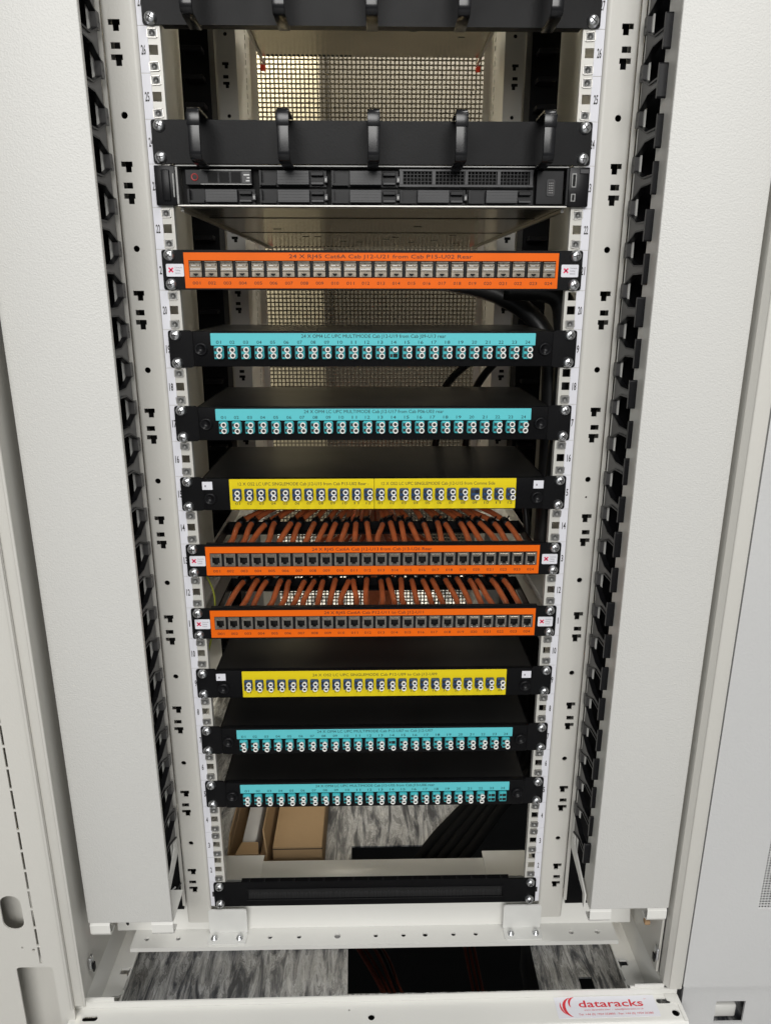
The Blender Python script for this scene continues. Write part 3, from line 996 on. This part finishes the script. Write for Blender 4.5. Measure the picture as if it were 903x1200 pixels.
def fibre_panel(u, kind, titles, label, missing=(), knob_x=0.2030, sticker=False, split=False):
    grp = "teal fibre patch panels" if kind == 'teal' else "yellow fibre patch panels"
    t = thing("fibre_panel", label, "patch panel", (0, 0, zu(u)), grp)
    mb = MB()
    for s in (-1, 1):
        a, b = sorted((s * 0.2142, s * 0.2413))
        mb.plate(rrect(a, b, 0.0006, 0.0438, 0.0025, 2), [], -0.0026, -0.0004, 'y', BLACK)
        mb.box(min(s * 0.2128, s * 0.2142), max(s * 0.2128, s * 0.2142), -0.0040, 0.19, 0.0020, 0.0425, BLACK)
    mb.box(-0.2126, 0.2126, 0.0030, 0.192, 0.0020, 0.0036, BLACK)
    mb.box(-0.2126, 0.2126, 0.0030, 0.192, 0.0405, 0.0422, BLACKTOP)
    mb.box(-0.2126, 0.2126, 0.190, 0.192, 0.0038, 0.0403, BLACK)
    mb.build("enclosure", t)
    mb = MB()
    mb.box(-0.2122, 0.2122, -0.0062, 0.0028, 0.0022, 0.0428, BLACK, 0.0007)
    dr = mb.build("drawer_front", t)
    YF = -0.0063
    for s in (-1, 1):
        mb = MB()
        mb.lathe([(0.0074, 0.0), (0.0074, 0.0022), (0.0066, 0.0034), (0.0056, 0.0032), (0.0050, 0.0012), (0.0, 0.0006)], (s * knob_x, YF, 0.0225 if not sticker else 0.0175), (0, -1, 0), BLACKP, 18)
        mb.build("latch_knob", dr)
        if sticker:
            mb = MB()
            xs = s * (knob_x + 0.002)
            mb.plate(rect(xs - 0.0070, xs + 0.0055, 0.0290, 0.0392), [], YF - 0.0005, YF - 0.0001, 'y', PAPER)
            mb.box(xs - 0.0040, xs - 0.0022, YF - 0.0007, YF - 0.00055, 0.0325, 0.0350, GREYINK)
            mb.build("laser_sticker", dr)
    pitch = 0.01583 if kind == 'teal' else 0.01485
    xs0 = -pitch * 11.5
    if kind == 'teal':
        parts = [(-0.1912, 0.1912, 0, 24)]
        z0, z1, lm, ink, zt, zn, za = 0.0268, 0.0408, TEAL, INKB, 0.0376, 0.0306, 0.0187
    else:
        parts = [(-0.1800, -0.0003, 0, 12), (0.0003, 0.1775, 12, 24)] if split else [(-0.1790, 0.1785, 0, 24)]
        z0, z1, lm, ink, zt, zn, za = 0.0034, 0.0424, YELLOW, INK, 0.0364, 0.0110, 0.0232
    for (x0, x1, k0, k1), (tt, cx, w) in zip(parts, titles):
        mb = MB()
        mb.plate(rrect(x0, x1, z0, z1, 0.0005, 1), [], YF - 0.0005, YF - 0.0001, 'y', lm)
        st = mb.build("port_label", dr)
        mb = MB()
        put_text(mb, tt, cx, zt, w, 0.0042, ink, YF - 0.0007)
        mb.build("title_lettering", st)
        mb = MB()
        for k in range(k0, k1):
            put_text(mb, "%02d" % (k - k0 + 1), xs0 + k * pitch, zn, 0.0058, 0.0038 if kind == 'teal' else 0.0033, ink, YF - 0.0007)
        mb.build("port_numbers", st)
    ya = YF - (0.0006 if kind == 'yellow' else 0.0001)
    for k in range(24):
        ad = link("adapter", AD_AQ if kind == 'teal' else AD_BL, dr, (xs0 + k * pitch, ya, za))
        miss = dict(missing).get(k + 1, "")
        for nm, dz in (("t", 0.0036), ("b", -0.0036)):
            if nm in miss:
                continue
            o = link("dust_cap", cap_me, ad, (0.0016 + random.uniform(-.0004, .0004), -0.0050, dz + random.uniform(-.0003, .0003)))
            o.rotation_euler = (random.uniform(-.06, .06), 0, random.uniform(-.08, .08))
    screws(t)
    return t


fibre_panel(19, 'teal', [("24 X OM4 LC UPC MULTIMODE Cab J12-U19 from Cab J09-U13 rear", 0.0000, 0.1700)],
            "uppermost teal labelled fibre panel, just below the shuttered orange panel", [(14, "b")])
fibre_panel(17, 'teal', [("24 X OM4 LC UPC MULTIMODE Cab J12-U17 from Cab P06-U03 rear", 0.0000, 0.1690)],
            "second teal labelled fibre panel from the top, directly above the two-part yellow panel")
fibre_panel(15, 'yellow', [("12 X OS2 LC UPC SINGLEMODE Cab J12-U15 from Cab P13-U02 Rear -", -0.0880, 0.1620), ("12 X OS2 LC UPC SINGLEMODE Cab J12-U15 from Comms Side", 0.0800, 0.1420)],
            "fibre panel with a yellow label split into two halves, above the orange cables", [(21, "t")], 0.2045, True, True)
fibre_panel(9, 'yellow', [("24 X OS2 LC UPC SINGLEMODE Cab P12-U09 to Cab J12-U09", 0.0000, 0.1680)],
            "lower yellow labelled fibre panel with one unbroken label, below the last orange panel", [], 0.2045, True)
fibre_panel(7, 'teal', [("24 X OM4 LC UPC MULTIMODE Cab P12-U07 to Cab J12-U07", 0.0000, 0.1600)],
            "teal labelled fibre panel directly below the lower yellow panel", [(14, "t")])
fibre_panel(5, 'teal', [("24 X OM4 LC UPC MULTIMODE Cab J12-U05 from Cab J13-U06 rear", 0.0000, 0.1690)],
            "lowest teal fibre panel with its last two ports uncapped, above the cardboard boxes", [(23, "tb"), (24, "tb")])

# ------------------------------------------------------------------ brush panel at the bottom
t = thing("brush_panel", "black cable entry brush panel at the very bottom of the rack", "brush panel", (0, 0, 0))
mb = MB()
mb.plate(face_outline(0.2413, 0.0006, 0.0438), [rect(-0.190, 0.190, 0.0130, 0.0310)], -0.0026, -0.0004, 'y', BLACK)
mb.box(-0.2000, 0.2000, -0.0025, 0.005, 0.0440, 0.0455, BLACK)
for x0, x1, z0, z1 in ((-0.193, 0.193, 0.0311, 0.0325), (-0.193, 0.193, 0.0115, 0.0129)):
    mb.box(x0, x1, -0.0042, -0.0027, z0, z1, BLACK, 0.0004, seg=1)
for k in range(18):
    x = -0.19 + k * 0.0222
    mb.box(x, x + 0.003, -0.0028, 0.004, 0.0456, 0.0464, BLACKP)
mb.build("faceplate", t)
mb = MB()
for k in range(300):
    x = -0.1895 + k * 0.001265
    d = random.uniform(-0.0012, 0.0012)
    y = 0.0000 + random.uniform(0, 0.0008)
    vs = [(x - 0.0006, y, 0.0311), (x + 0.0006, y, 0.0311), (x + d, y - 0.0040, 0.0122), (x, y + 0.002, 0.0311)]
    mb.add(vs, [(0, 1, 2), (1, 3, 2), (3, 0, 2)], BRISTLE)
mb.box(-0.190, 0.190, -0.0012, 0.0005, 0.0131, 0.0309, VOID)
mb.build("bristles", t, None, kind='stuff')
screws(t)


# ------------------------------------------------------------------ cable management bars
def ring_mesh():
    m = MB()
    w = 0.0062

    def loop(y1, z0, z1, r):
        pts = [(-0.0020, z1)]
        for k in range(6):
            a = math.radians(90 + 90 * k / 5)
            pts.append((y1 + r + r * math.cos(a), z1 - r + r * math.sin(a)))
        for k in range(6):
            a = math.radians(180 + 62 * k / 5)
            rr = r * 1.7
            pts.append((y1 + rr + rr * math.cos(a), z0 + rr + rr * math.sin(a)))
        pts.append((-0.0020, z0 - 0.0005))
        return pts
    out, inn = loop(-0.0490, -0.0010, 0.0505, 0.0060), loop(-0.0460, 0.0020, 0.0476, 0.0036)
    n = len(out)
    vs, fs = [], []
    for x, e in ((-w, 0.0006), (w, 0.0006)):
        for p in out + inn:
            vs.append((x, p[0], p[1]))
    N = 2 * n
    for i in range(n - 1):
        fs += [(i, i + 1, n + i + 1, n + i), (N + i, N + n + i, N + n + i + 1, N + i + 1), (i, N + i, N + i + 1, i + 1), (n + i, n + i + 1, N + n + i + 1, N + n + i)]
    fs += [(0, n, N + n, N), (n - 1, N + n - 1, N + 2 * n - 1, 2 * n - 1)]
    bm = bmesh.new()
    bv = [bm.verts.new(v) for v in vs]
    for f in fs:
        bm.faces.new([bv[i] for i in f])
    bmesh.ops.recalc_face_normals(bm, faces=bm.faces)
    sharp = [e for e in bm.edges if len(e.link_faces) == 2 and e.link_faces[0].normal.angle(e.link_faces[1].normal) > 1.0]
    bmesh.ops.bevel(bm, geom=sharp, offset=0.0008, segments=2, affect='EDGES', profile=0.5)
    bm.verts.index_update()
    m.add([v.co.copy() for v in bm.verts], [[v.index for v in f.verts] for f in bm.faces], BLACKG, True)
    bm.free()
    m.box(-w - 0.0005, w + 0.0005, -0.0502, -0.0480, 0.0330, 0.0452, BLACKG, 0.0006)
    return m.mesh("cable_ring")


ring_me = ring_mesh()
for u, lab in ((24, "black cable management bar with five hoops standing directly above the server"), (27, "black cable management bar with hoops cut by the top edge of the picture")):
    t = thing("cable_bar", lab, "cable manager", (0, 0, zu(u)), "black hooped cable management bars")
    mb = MB()
    mb.plate(face_outline(), [], -0.0026, -0.0004, 'y', BLACK)
    mb.box(-0.222, 0.222, -0.0003, 0.012, 0.0424, 0.0439, BLACK)
    mb.box(-0.222, 0.222, -0.0003, 0.012, 0.0006, 0.0020, BLACK)
    mb.build("faceplate", t)
    for k in range(5):
        o = link("cable_ring", ring_me, t, (-0.1855 + k * 0.0925, -0.0012, -0.0035))
        o.rotation_euler = (0, 0, random.uniform(-0.03, 0.03))
    screws(t)


# black panels added out of view to block ceiling light from the interior
for u, n in ((32, 4), (36, 4), (40, 3)):
    t = thing("light_block_panel", "plain black panel added out of view above unit %d to block ceiling light" % (u - 1), "light blocker", (0, 0, zu(u)), "added light-blocking panels high in the rack")
    mb = MB()
    mb.plate(face_outline(0.2413, 0.0004, n * U - 0.0005), [], -0.0026, -0.0004, 'y', BLACK)
    mb.build("faceplate", t)
    screws(t, top=n * U - 0.00635)

# ------------------------------------------------------------------ servers
def server(u, label, full):
    t = thing("rack_server", label, "server", (0, 0, zu(u)), "rack servers")
    mb = MB()
    mb.box(-0.2170, 0.2170, 0.012, 0.765, 0.0008, 0.0425, CHAS)
    mb.box(-0.2175, 0.2175, -0.0060, 0.0119, 0.0419, 0.0430, DGALV)
    mb.box(-0.2175, 0.2175, -0.0060, 0.0119, 0.0009, 0.0023, GALV)
    # pressed seams and hole clusters in the base sheet
    for (x0, x1, y0, y1) in ((-0.21, 0.21, 0.125, 0.128), (-0.21, 0.21, 0.370, 0.3725)):
        mb.box(x0, x1, y0, y1, 0.0001, 0.00075, VOID)
    for (x, y) in ((-0.12, 0.46), (-0.10, 0.46), (0.02, 0.52), (0.035, 0.47), (0.11, 0.55), (0.07, 0.61), (-0.03, 0.60), (-0.06, 0.58), (0.13, 0.42), (-0.15, 0.30), (0.06, 0.25), (0.16, 0.64)):
        mb.box(x, x + 0.012, y, y + 0.003, 0.0003, 0.00075, VOID)
    for k in range(20):
        x = -0.205 + k * 0.0085
        mb.box(x, x + 0.005, 0.752, 0.762, 0.0002, 0.00075, VOID)
    mb.build("chassis", t)
    for s in (-1, 1):
        mb = MB()
        mb.box(min(s * 0.2185, s * 0.2230), max(s * 0.2185, s * 0.2230), 0.004, 0.78, 0.006, 0.038, GALV)
        mb.box(min(s * 0.2150, s * 0.2184), max(s * 0.2150, s * 0.2184), 0.01, 0.80, -0.0030, 0.0004, GALV)
        mb.box(min(s * 0.2200, s * 0.2222), max(s * 0.2200, s * 0.2222), 0.60, 0.83, 0.002, 0.0055, GALV)
        sl = mb.build("slide_rail", t)
        mb = MB()
        mb.box(min(s * 0.2150, s * 0.2240), max(s * 0.2150, s * 0.2240), 0.800, 0.81, -0.014, -0.004, REDPL, 0.001)
        mb.build("release_tab", sl)
    # ears
    for s in (-1, 1):
        mb = MB()
        mb.box(min(s * 0.2180, s * 0.2410), max(s * 0.2180, s * 0.2410), -0.0070, -0.0005, 0.0015, 0.0425, BLACKP, 0.001)
        mb.box(min(s * 0.2150, s * 0.2178), max(s * 0.2150, s * 0.2178), -0.0080, 0.010, 0.0028, 0.0412, DGALV if s < 0 else BLACKP, 0.0004, seg=1)
        if s < 0:
            mb.box(-0.2330, -0.2240, -0.0095, -0.0071, 0.006, 0.038, BLACKP, 0.001)
            mb.box(-0.2210, -0.2197, -0.0078, -0.0071, 0.010, 0.034, DGALV)
        else:
            mb.box(0.2212, 0.2262, -0.0078, -0.0071, 0.0215, 0.0360, DGALV)
            mb.box(0.2222, 0.2252, -0.0082, -0.0079, 0.0228, 0.0347, VOID)
            mb.box(0.2212, 0.2262, -0.0078, -0.0071, 0.0070, 0.0150, DGALV)
            mb.box(0.2225, 0.2250, -0.0082, -0.0079, 0.0080, 0.0140, VOID)
            mb.box(0.2300, 0.2395, -0.0084, -0.0071, 0.036, 0.040, GREYPL)
        mb.build("ear", t)
    if not full:
        return
    mb = MB()
    mb.box(-0.2145, 0.2145, 0.0085, 0.0118, 0.0028, 0.0413, VOID)
    mb.build("bay_back", t)
    # bays: five columns, two rows; the right half of the upper row is a vent
    colx = [-0.2090, -0.1285, -0.0480, 0.0280, 0.1050]
    for ci, x in enumerate(colx):
        for row in (0, 1):
            if row == 1 and ci > 2:
                continue
            z0, z1 = (0.0042, 0.0200) if row == 0 else (0.0225, 0.0395)
            mb = MB()
            if ci == 0 and row == 1:
                # drive carrier with button, grille and printed plate
                mb.box(x + 0.001, x + 0.0745, -0.0035, 0.0083, z0 + 0.0005, z1 - 0.0005, BLACKP, 0.0006, seg=1)
                mb.box(x + 0.018, x + 0.074, -0.0046, -0.0036, z1 - 0.0018, z1 - 0.0009, DGALV)
                mb.box(x + 0.018, x + 0.074, -0.0046, -0.0036, z0 + 0.0009, z0 + 0.0018, DGALV)
                for j in range(3):
                    mb.box(x + 0.026 + j * 0.0128, x + 0.0365 + j * 0.0128, -0.0040, -0.00361, z0 + 0.0032, z1 - 0.0032, VOID)
                mb.box(x + 0.064, x + 0.0728, -0.0048, -0.0037, z0 + 0.0026, z1 - 0.0026, GREYPL)
                for j, w in enumerate((0.0064, 0.0030, 0.0042)):
                    mb.box(x + 0.0722 - w, x + 0.0722, -0.0051, -0.0049, z0 + 0.0042 + (2 - j) * 0.0030, z0 + 0.0055 + (2 - j) * 0.0030, GREYP)
                c = mb.build("drive_carrier", t)
                mb = MB()
                mb.lathe([(0.0026, 0.0002), (0.0, 0.0004)], (x + 0.0115, -0.0036, (z0 + z1) / 2), (0, -1, 0), INK, 14)
                mb.lathe([(0.0040, 0), (0.0040, 0.0008), (0.0030, 0.0010), (0.0028, 0.0002), (0.0026, 0.0002)], (x + 0.0115, -0.0036, (z0 + z1) / 2), (0, -1, 0), LEDR, 14)
                mb.build("button", c)
                continue
            # blank filler: dark recess, grey ribbed block, latch frame, bright contact
            mb.box(x + 0.0010, x + 0.0760, 0.0050, 0.0084, z0, z1, BLACKP)
            mb.box(x + 0.0215, x + 0.0575, -0.0030, 0.0049, z0 + 0.0012, z1 - 0.0008, GREYPL, 0.0006, seg=1)
            for j in range(4):
                zz = z0 + 0.0035 + j * 0.0030
                mb.box(x + 0.0220, x + 0.0570, -0.0034, -0.0031, zz, zz + 0.0010, GREYPL)
            mb.box(x + 0.0040, x + 0.0200, -0.0010, 0.0049, z0 + 0.001, z0 + 0.0035, BLACKP)
            mb.box(x + 0.0020, x + 0.0042, -0.0030, 0.0049, z0 + 0.001, z1 - 0.001, BLACKP)
            mb.box(x + 0.0590, x + 0.0730, -0.0010, 0.0049, z1 - 0.0060, z1 - 0.0022, BLACKP, 0.0004, seg=1)
            mb.box(x + 0.0590, x + 0.0730, -0.0010, 0.0049, z0 + 0.0018, z0 + 0.0045, GREYPL, 0.0004, seg=1)
            c = mb.build("drive_blank", t)
            if ci < 4:
                mb = MB()
                mb.box(x + 0.0738, x + 0.0778, -0.0022, 0.0046, z0 + 0.0035, z0 + 0.0105, GREYPL, 0.0004, seg=1)
                mb.box(x + 0.0748, x + 0.0768, -0.0027, -0.0023, z0 + 0.0048, z0 + 0.0082, DGALV)
                mb.build("bay_latch", c)
    # vent grille
    mb = MB()
    gx0, gx1, gz0, gz1 = 0.0290, 0.1790, 0.0222, 0.0400
    mb.box(gx0, gx1, -0.0030, 0.0, gz1 - 0.0018, gz1, GREYPL)
    mb.box(gx0, gx1, -0.0030, 0.0, gz0, gz0 + 0.0022, GREYPL)
    for k in range(5):
        x = gx0 + 0.0005 + k * (gx1 - gx0 - 0.0045) / 4
        mb.box(x, x + 0.0035, -0.0034, 0.0, gz0 + 0.0023, gz1 - 0.0019, GREYPL)
    for k in range(37):
        x = gx0 + 0.004 + k * 0.0040
        mb.box(x, x + 0.0009, -0.0012, 0.0, gz0 + 0.0023, gz1 - 0.0019, BLACKP)
    for k in range(3):
        z = gz0 + 0.0055 + k * 0.0036
        mb.box(gx0, gx1, -0.0003, 0.0008, z, z + 0.0008, BLACKP)
    mb.build("vent_grille", t)
    # video port
    mb = MB()
    mb.box(0.1830, 0.2135, -0.0020, 0.0083, 0.0045, 0.0395, BLACKP, 0.0006, seg=1)
    pc = mb.build("port_plate", t)
    mb = MB()
    mb.plate(rrect(0.1945, 0.2035, 0.0130, 0.0305, 0.0025, 3), [], -0.0034, -0.0021, 'y', GREYPL)
    mb.plate(rrect(0.1957, 0.2023, 0.0145, 0.0290, 0.0018, 3), [], -0.0038, -0.0035, 'y', INK)
    for i in range(3):
        for j in range(5):
            mb.box(0.1967 + i * 0.0019, 0.1974 + i * 0.0019, -0.0042, -0.0039, 0.0160 + j * 0.0025, 0.0167 + j * 0.0025, GREYP)
    mb.build("video_port", pc)


server(23, "black fronted rack server with empty drive bays, one drive fitted at its left end", True)
server(31, "bare steel underside of a rack server high in the cabinet, seen above the upper gap", False)

# ------------------------------------------------------------------ cables hanging in the cabinet, boxes
cab_paths = [
    ([(0.17, 0.10, 0.892), (0.235, 0.09, 0.885), (0.250, 0.085, 0.84), (0.252, 0.08, 0.76), (0.250, 0.08, 0.60)], 0.015, "thick black cable curving down behind the right end of the shuttered orange panel"),
    ([(0.08, 0.20, 0.905), (0.17, 0.16, 0.885), (0.232, 0.13, 0.835), (0.245, 0.12, 0.74), (0.247, 0.12, 0.5)], 0.013, "thick black cable looping down inside the shuttered panel's cable"),
    ([(0.19, 0.205, 0.81), (0.155, 0.24, 0.79), (0.120, 0.26, 0.755), (0.11, 0.28, 0.72), (0.10, 0.3, 0.62)], 0.006, "thin black cable arching down behind the upper teal panel, the left one of two"),
    ([(0.21, 0.205, 0.80), (0.185, 0.23, 0.785), (0.160, 0.25, 0.745), (0.155, 0.27, 0.70), (0.15, 0.3, 0.62)], 0.006, "thin black cable arching down behind the upper teal panel, the right one of two"),
    ([(0.20, 0.205, 0.62), (0.222, 0.19, 0.600), (0.232, 0.17, 0.56), (0.236, 0.16, 0.48)], 0.005, "short black cable dropping at the right end above the orange cables"),
]
for p, r, lab in cab_paths:
    mb = MB()
    mb.tube(smooth_path(p, 6), r, BCABLE, 10)
    mb.build("black_cable", None, None, label=lab, category="cable", group="black cables behind the panels")

# black trunk cables coming down diagonally over the floor opening
for k in range(5):
    mb = MB()
    dx = k * 0.020
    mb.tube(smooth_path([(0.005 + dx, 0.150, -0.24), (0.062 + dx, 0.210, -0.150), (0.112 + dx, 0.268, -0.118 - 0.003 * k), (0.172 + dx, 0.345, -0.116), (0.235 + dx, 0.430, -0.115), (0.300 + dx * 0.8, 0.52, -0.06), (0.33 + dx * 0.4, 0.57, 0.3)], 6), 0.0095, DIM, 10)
    mb.build("black_cable", None, None, label="thick black cable rising diagonally out of the dark floor opening behind the brush panel", category="cable", group="black cables rising from the floor")
# wide black floor grommet plate beside it
# orange cables down in the front floor opening
for k in range(6):
    mb = MB()
    dx = k * 0.009 + random.uniform(-0.002, 0.002)
    mb.tube(smooth_path([(-0.14 + dx, 0.50, -0.36), (-0.085 + dx, 0.36, -0.39), (-0.035 + dx * 1.3, 0.28, -0.40 - 0.004 * (k % 3)), (0.010 + dx * 0.9, 0.20, -0.41), (0.050 + dx, 0.12, -0.44), (0.08 + dx, 0.05, -0.575)], 6), 0.0032, SHADEC if k != 4 else BCABLE, 8)
    mb.build("floor_cable", None, None, label="orange cable lying in the dark floor opening under the cabinet front" if k != 4 else "black cable among the orange ones in the floor opening",
             category="cable", group="orange cables in the floor opening")
for k in range(3):
    mb = MB()
    x = 0.200 + k * 0.010
    mb.tube(smooth_path([(x - 0.012, 0.46, -0.46), (x - 0.004, 0.34, -0.48), (x + 0.004, 0.24, -0.50), (x + 0.01, 0.15, -0.52), (x + 0.012, 0.10, -0.575)], 6), 0.0032, SHADEC, 8)
    mb.build("floor_cable", None, None, label="dim orange cable at the right side of the floor opening under the cabinet front", category="cable", group="dim orange cables right in the floor opening")

# open narrow cardboard box
t = thing("cardboard_box", "narrow cardboard box with its flaps open, at the left on the cabinet floor", "box", (-0.222, 0.158, FZ + 0.0005))
mb = MB()
w, d, h = 0.0345, 0.22, 0.078
mb.box(-w, w, 0, 0.003, 0, h, CARD)
mb.box(-w, w, d - 0.003, d, 0, h, CARD)
mb.box(-w, -w + 0.003, 0.0031, d - 0.0031, 0, h, CARD)
mb.box(w - 0.003, w, 0.0031, d - 0.0031, 0, h, CARD)
mb.box(-w + 0.0031, w - 0.0031, 0.0031, d - 0.0031, 0.0, 0.003, CARDIN)
mb.build("carton", t)


def flap(pts, name, mt, par, lab=None):
    m = MB()
    nrm = (Vector(pts[1]) - Vector(pts[0])).cross(Vector(pts[3]) - Vector(pts[0])).normalized() * 0.0025
    vs = [Vector(p) for p in pts] + [Vector(p) + nrm for p in pts]
    m.add(vs, [(0, 1, 2, 3), (7, 6, 5, 4), (0, 4, 5, 1), (1, 5, 6, 2), (2, 6, 7, 3), (3, 7, 4, 0)], mt)
    return m.build(name, par)


flap([(-w + 0.014, 0.0, h + 0.0005), (w - 0.014, 0.0, h + 0.0005), (w - 0.020, 0.034, h - 0.003), (-w + 0.020, 0.034, h - 0.003)], "flap", CARD, t)
flap([(-w, 0.004, h + 0.0005), (-w, d, h + 0.0005), (-w + 0.006, d, h + 0.045), (-w + 0.006, 0.004, h + 0.045)], "flap", CARD, t)
flap([(w - 0.002, 0.004, h + 0.0005), (w - 0.002, d, h + 0.0005), (w - 0.009, d, h + 0.036), (w - 0.009, 0.020, h + 0.036)], "flap", CARD, t)
mb = MB()
mb.box(-0.017, 0.008, 0.040, d - 0.004, 0.0035, h - 0.012, GREYP, 0.002)
mb.build("packed_tube", None, (-0.222, 0.158, FZ + 0.0005), label="pale grey packing piece lying inside the open cardboard box", category="packing")
# closed wide box
t = thing("cardboard_box", "wider closed cardboard box beside the open narrow one on the cabinet floor", "box", (-0.1365, 0.176, FZ + 0.0005))
mb = MB()
w, d, h = 0.0435, 0.22, 0.080
mb.box(-w, w, 0, d, 0, h - 0.003, CARD, 0.0012)
mb.build("carton", t)
mb = MB()
mb.box(-w + 0.0005, w - 0.0005, -0.0012, d - 0.001, h - 0.0029, h + 0.001, CARD, 0.0006)
mb.box(-w - 0.0002, w + 0.0002, -0.0006, 0.0012, h - 0.0050, h - 0.0031, VOID)
mb.build("lid", t)

# ------------------------------------------------------------------ neighbouring cabinet on the right
t = thing("neighbour_cabinet", "closed grey cabinet standing right of the open one with a perforated door", "cabinet", (0.80, -0.11, FZ))
ofs = (-0.80, 0.11, -FZ)
VX0, VX1, VZ0, VZ1 = 0.5145, 0.9600, 0.0900, 1.75
mb = MB()
mb.plate(rrect(0.4285, 1.18, -0.0440, 1.94, 0.003, 2), [rect(VX0, VX1, VZ0, VZ1)], -0.1120, -0.1000, 'y', GREYP)
dr = mb.build("door", t, ofs)
mb = MB()
p = 0.0042
for k in range(int((VX1 - VX0) / p)):
    x = VX0 + k * p
    mb.box(x, x + 0.0016, -0.1085, -0.1080, VZ0, VZ1, GREYP)
for k in range(int((VZ1 - VZ0) / p)):
    z = VZ0 + k * p
    mb.box(VX0, VX1, -0.1091, -0.1086, z, z + 0.0016, GREYP)
mb.build("perforated_vent", dr, None, kind='stuff')
mb = MB()
mb.box(0.4330, 1.18, -0.0985, 0.86, -0.0440, 1.94, GREYP, 0.002)
mb.box(VX0, VX1, -0.0999, -0.0990, VZ0, VZ1, VOID)  # black sheet behind the perforations, in place of shade in the holes
mb.build("body", t, ofs)
mb = MB()
mb.plate(rect(0.4330, 1.18, FZ + 0.002, -0.0490), [rect(0.4830, 0.5250, FZ + 0.012, -0.0780)], -0.1060, -0.1030, 'y', GREYP)
mb.box(0.4330, 1.18, -0.06, 0.85, FZ + 0.001, -0.0455, GREYP)
pl = mb.build("plinth", t, ofs)
mb = MB()
mb.box(0.4845, 0.5235, -0.0910, -0.0800, FZ + 0.003, -0.1040, WHITE, 0.003)
mb.build("levelling_foot", t, ofs)

# ------------------------------------------------------------------ folded-back door at the left
mb = MB()
z = -0.03
zz = FZ + 0.01
mb.plate(rect(-0.80, -0.4080, FZ + 0.01, 0.0360), [rrect(-0.4750, -0.4270, -0.1000, 0.0330, 0.005, 3)], -0.1300, -0.1280, 'y', PAINT)
sl = [rect(-0.4430, -0.4400, 0.0390 + 0.0302 * k, 0.0390 + 0.0302 * k + 0.0272) for k in range(62)]
mb.plate(rect(-0.80, -0.4080, 0.0360, 1.94), sl + [rrect(-0.4810, -0.4540, 0.0960, 0.1500, 0.0130, 5), circ(-0.4620, 0.0660, 0.0016, 8), circ(-0.4480, 0.0620, 0.0020, 8)], -0.1300, -0.1280, 'y', PAINT)
mb.box(-0.80, -0.4300, -0.1000, -0.0985, FZ + 0.01, 1.94, PAINT)
dl = cpart(mb, "door", label="folded-back door edge with a row of slots and an oval cutout")
mb = MB()
mb.box(-0.4120, -0.4082, -0.1322, -0.1301, -0.0400, 1.94, PAINT, 0.0009)
mb.box(-0.4110, -0.3955, -0.1268, -0.1240, -0.0400, 1.94, PAINT, 0.0008)
mb.box(-0.3960, -0.3925, -0.1290, -0.1255, -0.0400, 1.94, PAINT, 0.0012)
mb.build("edge_channel", dl)
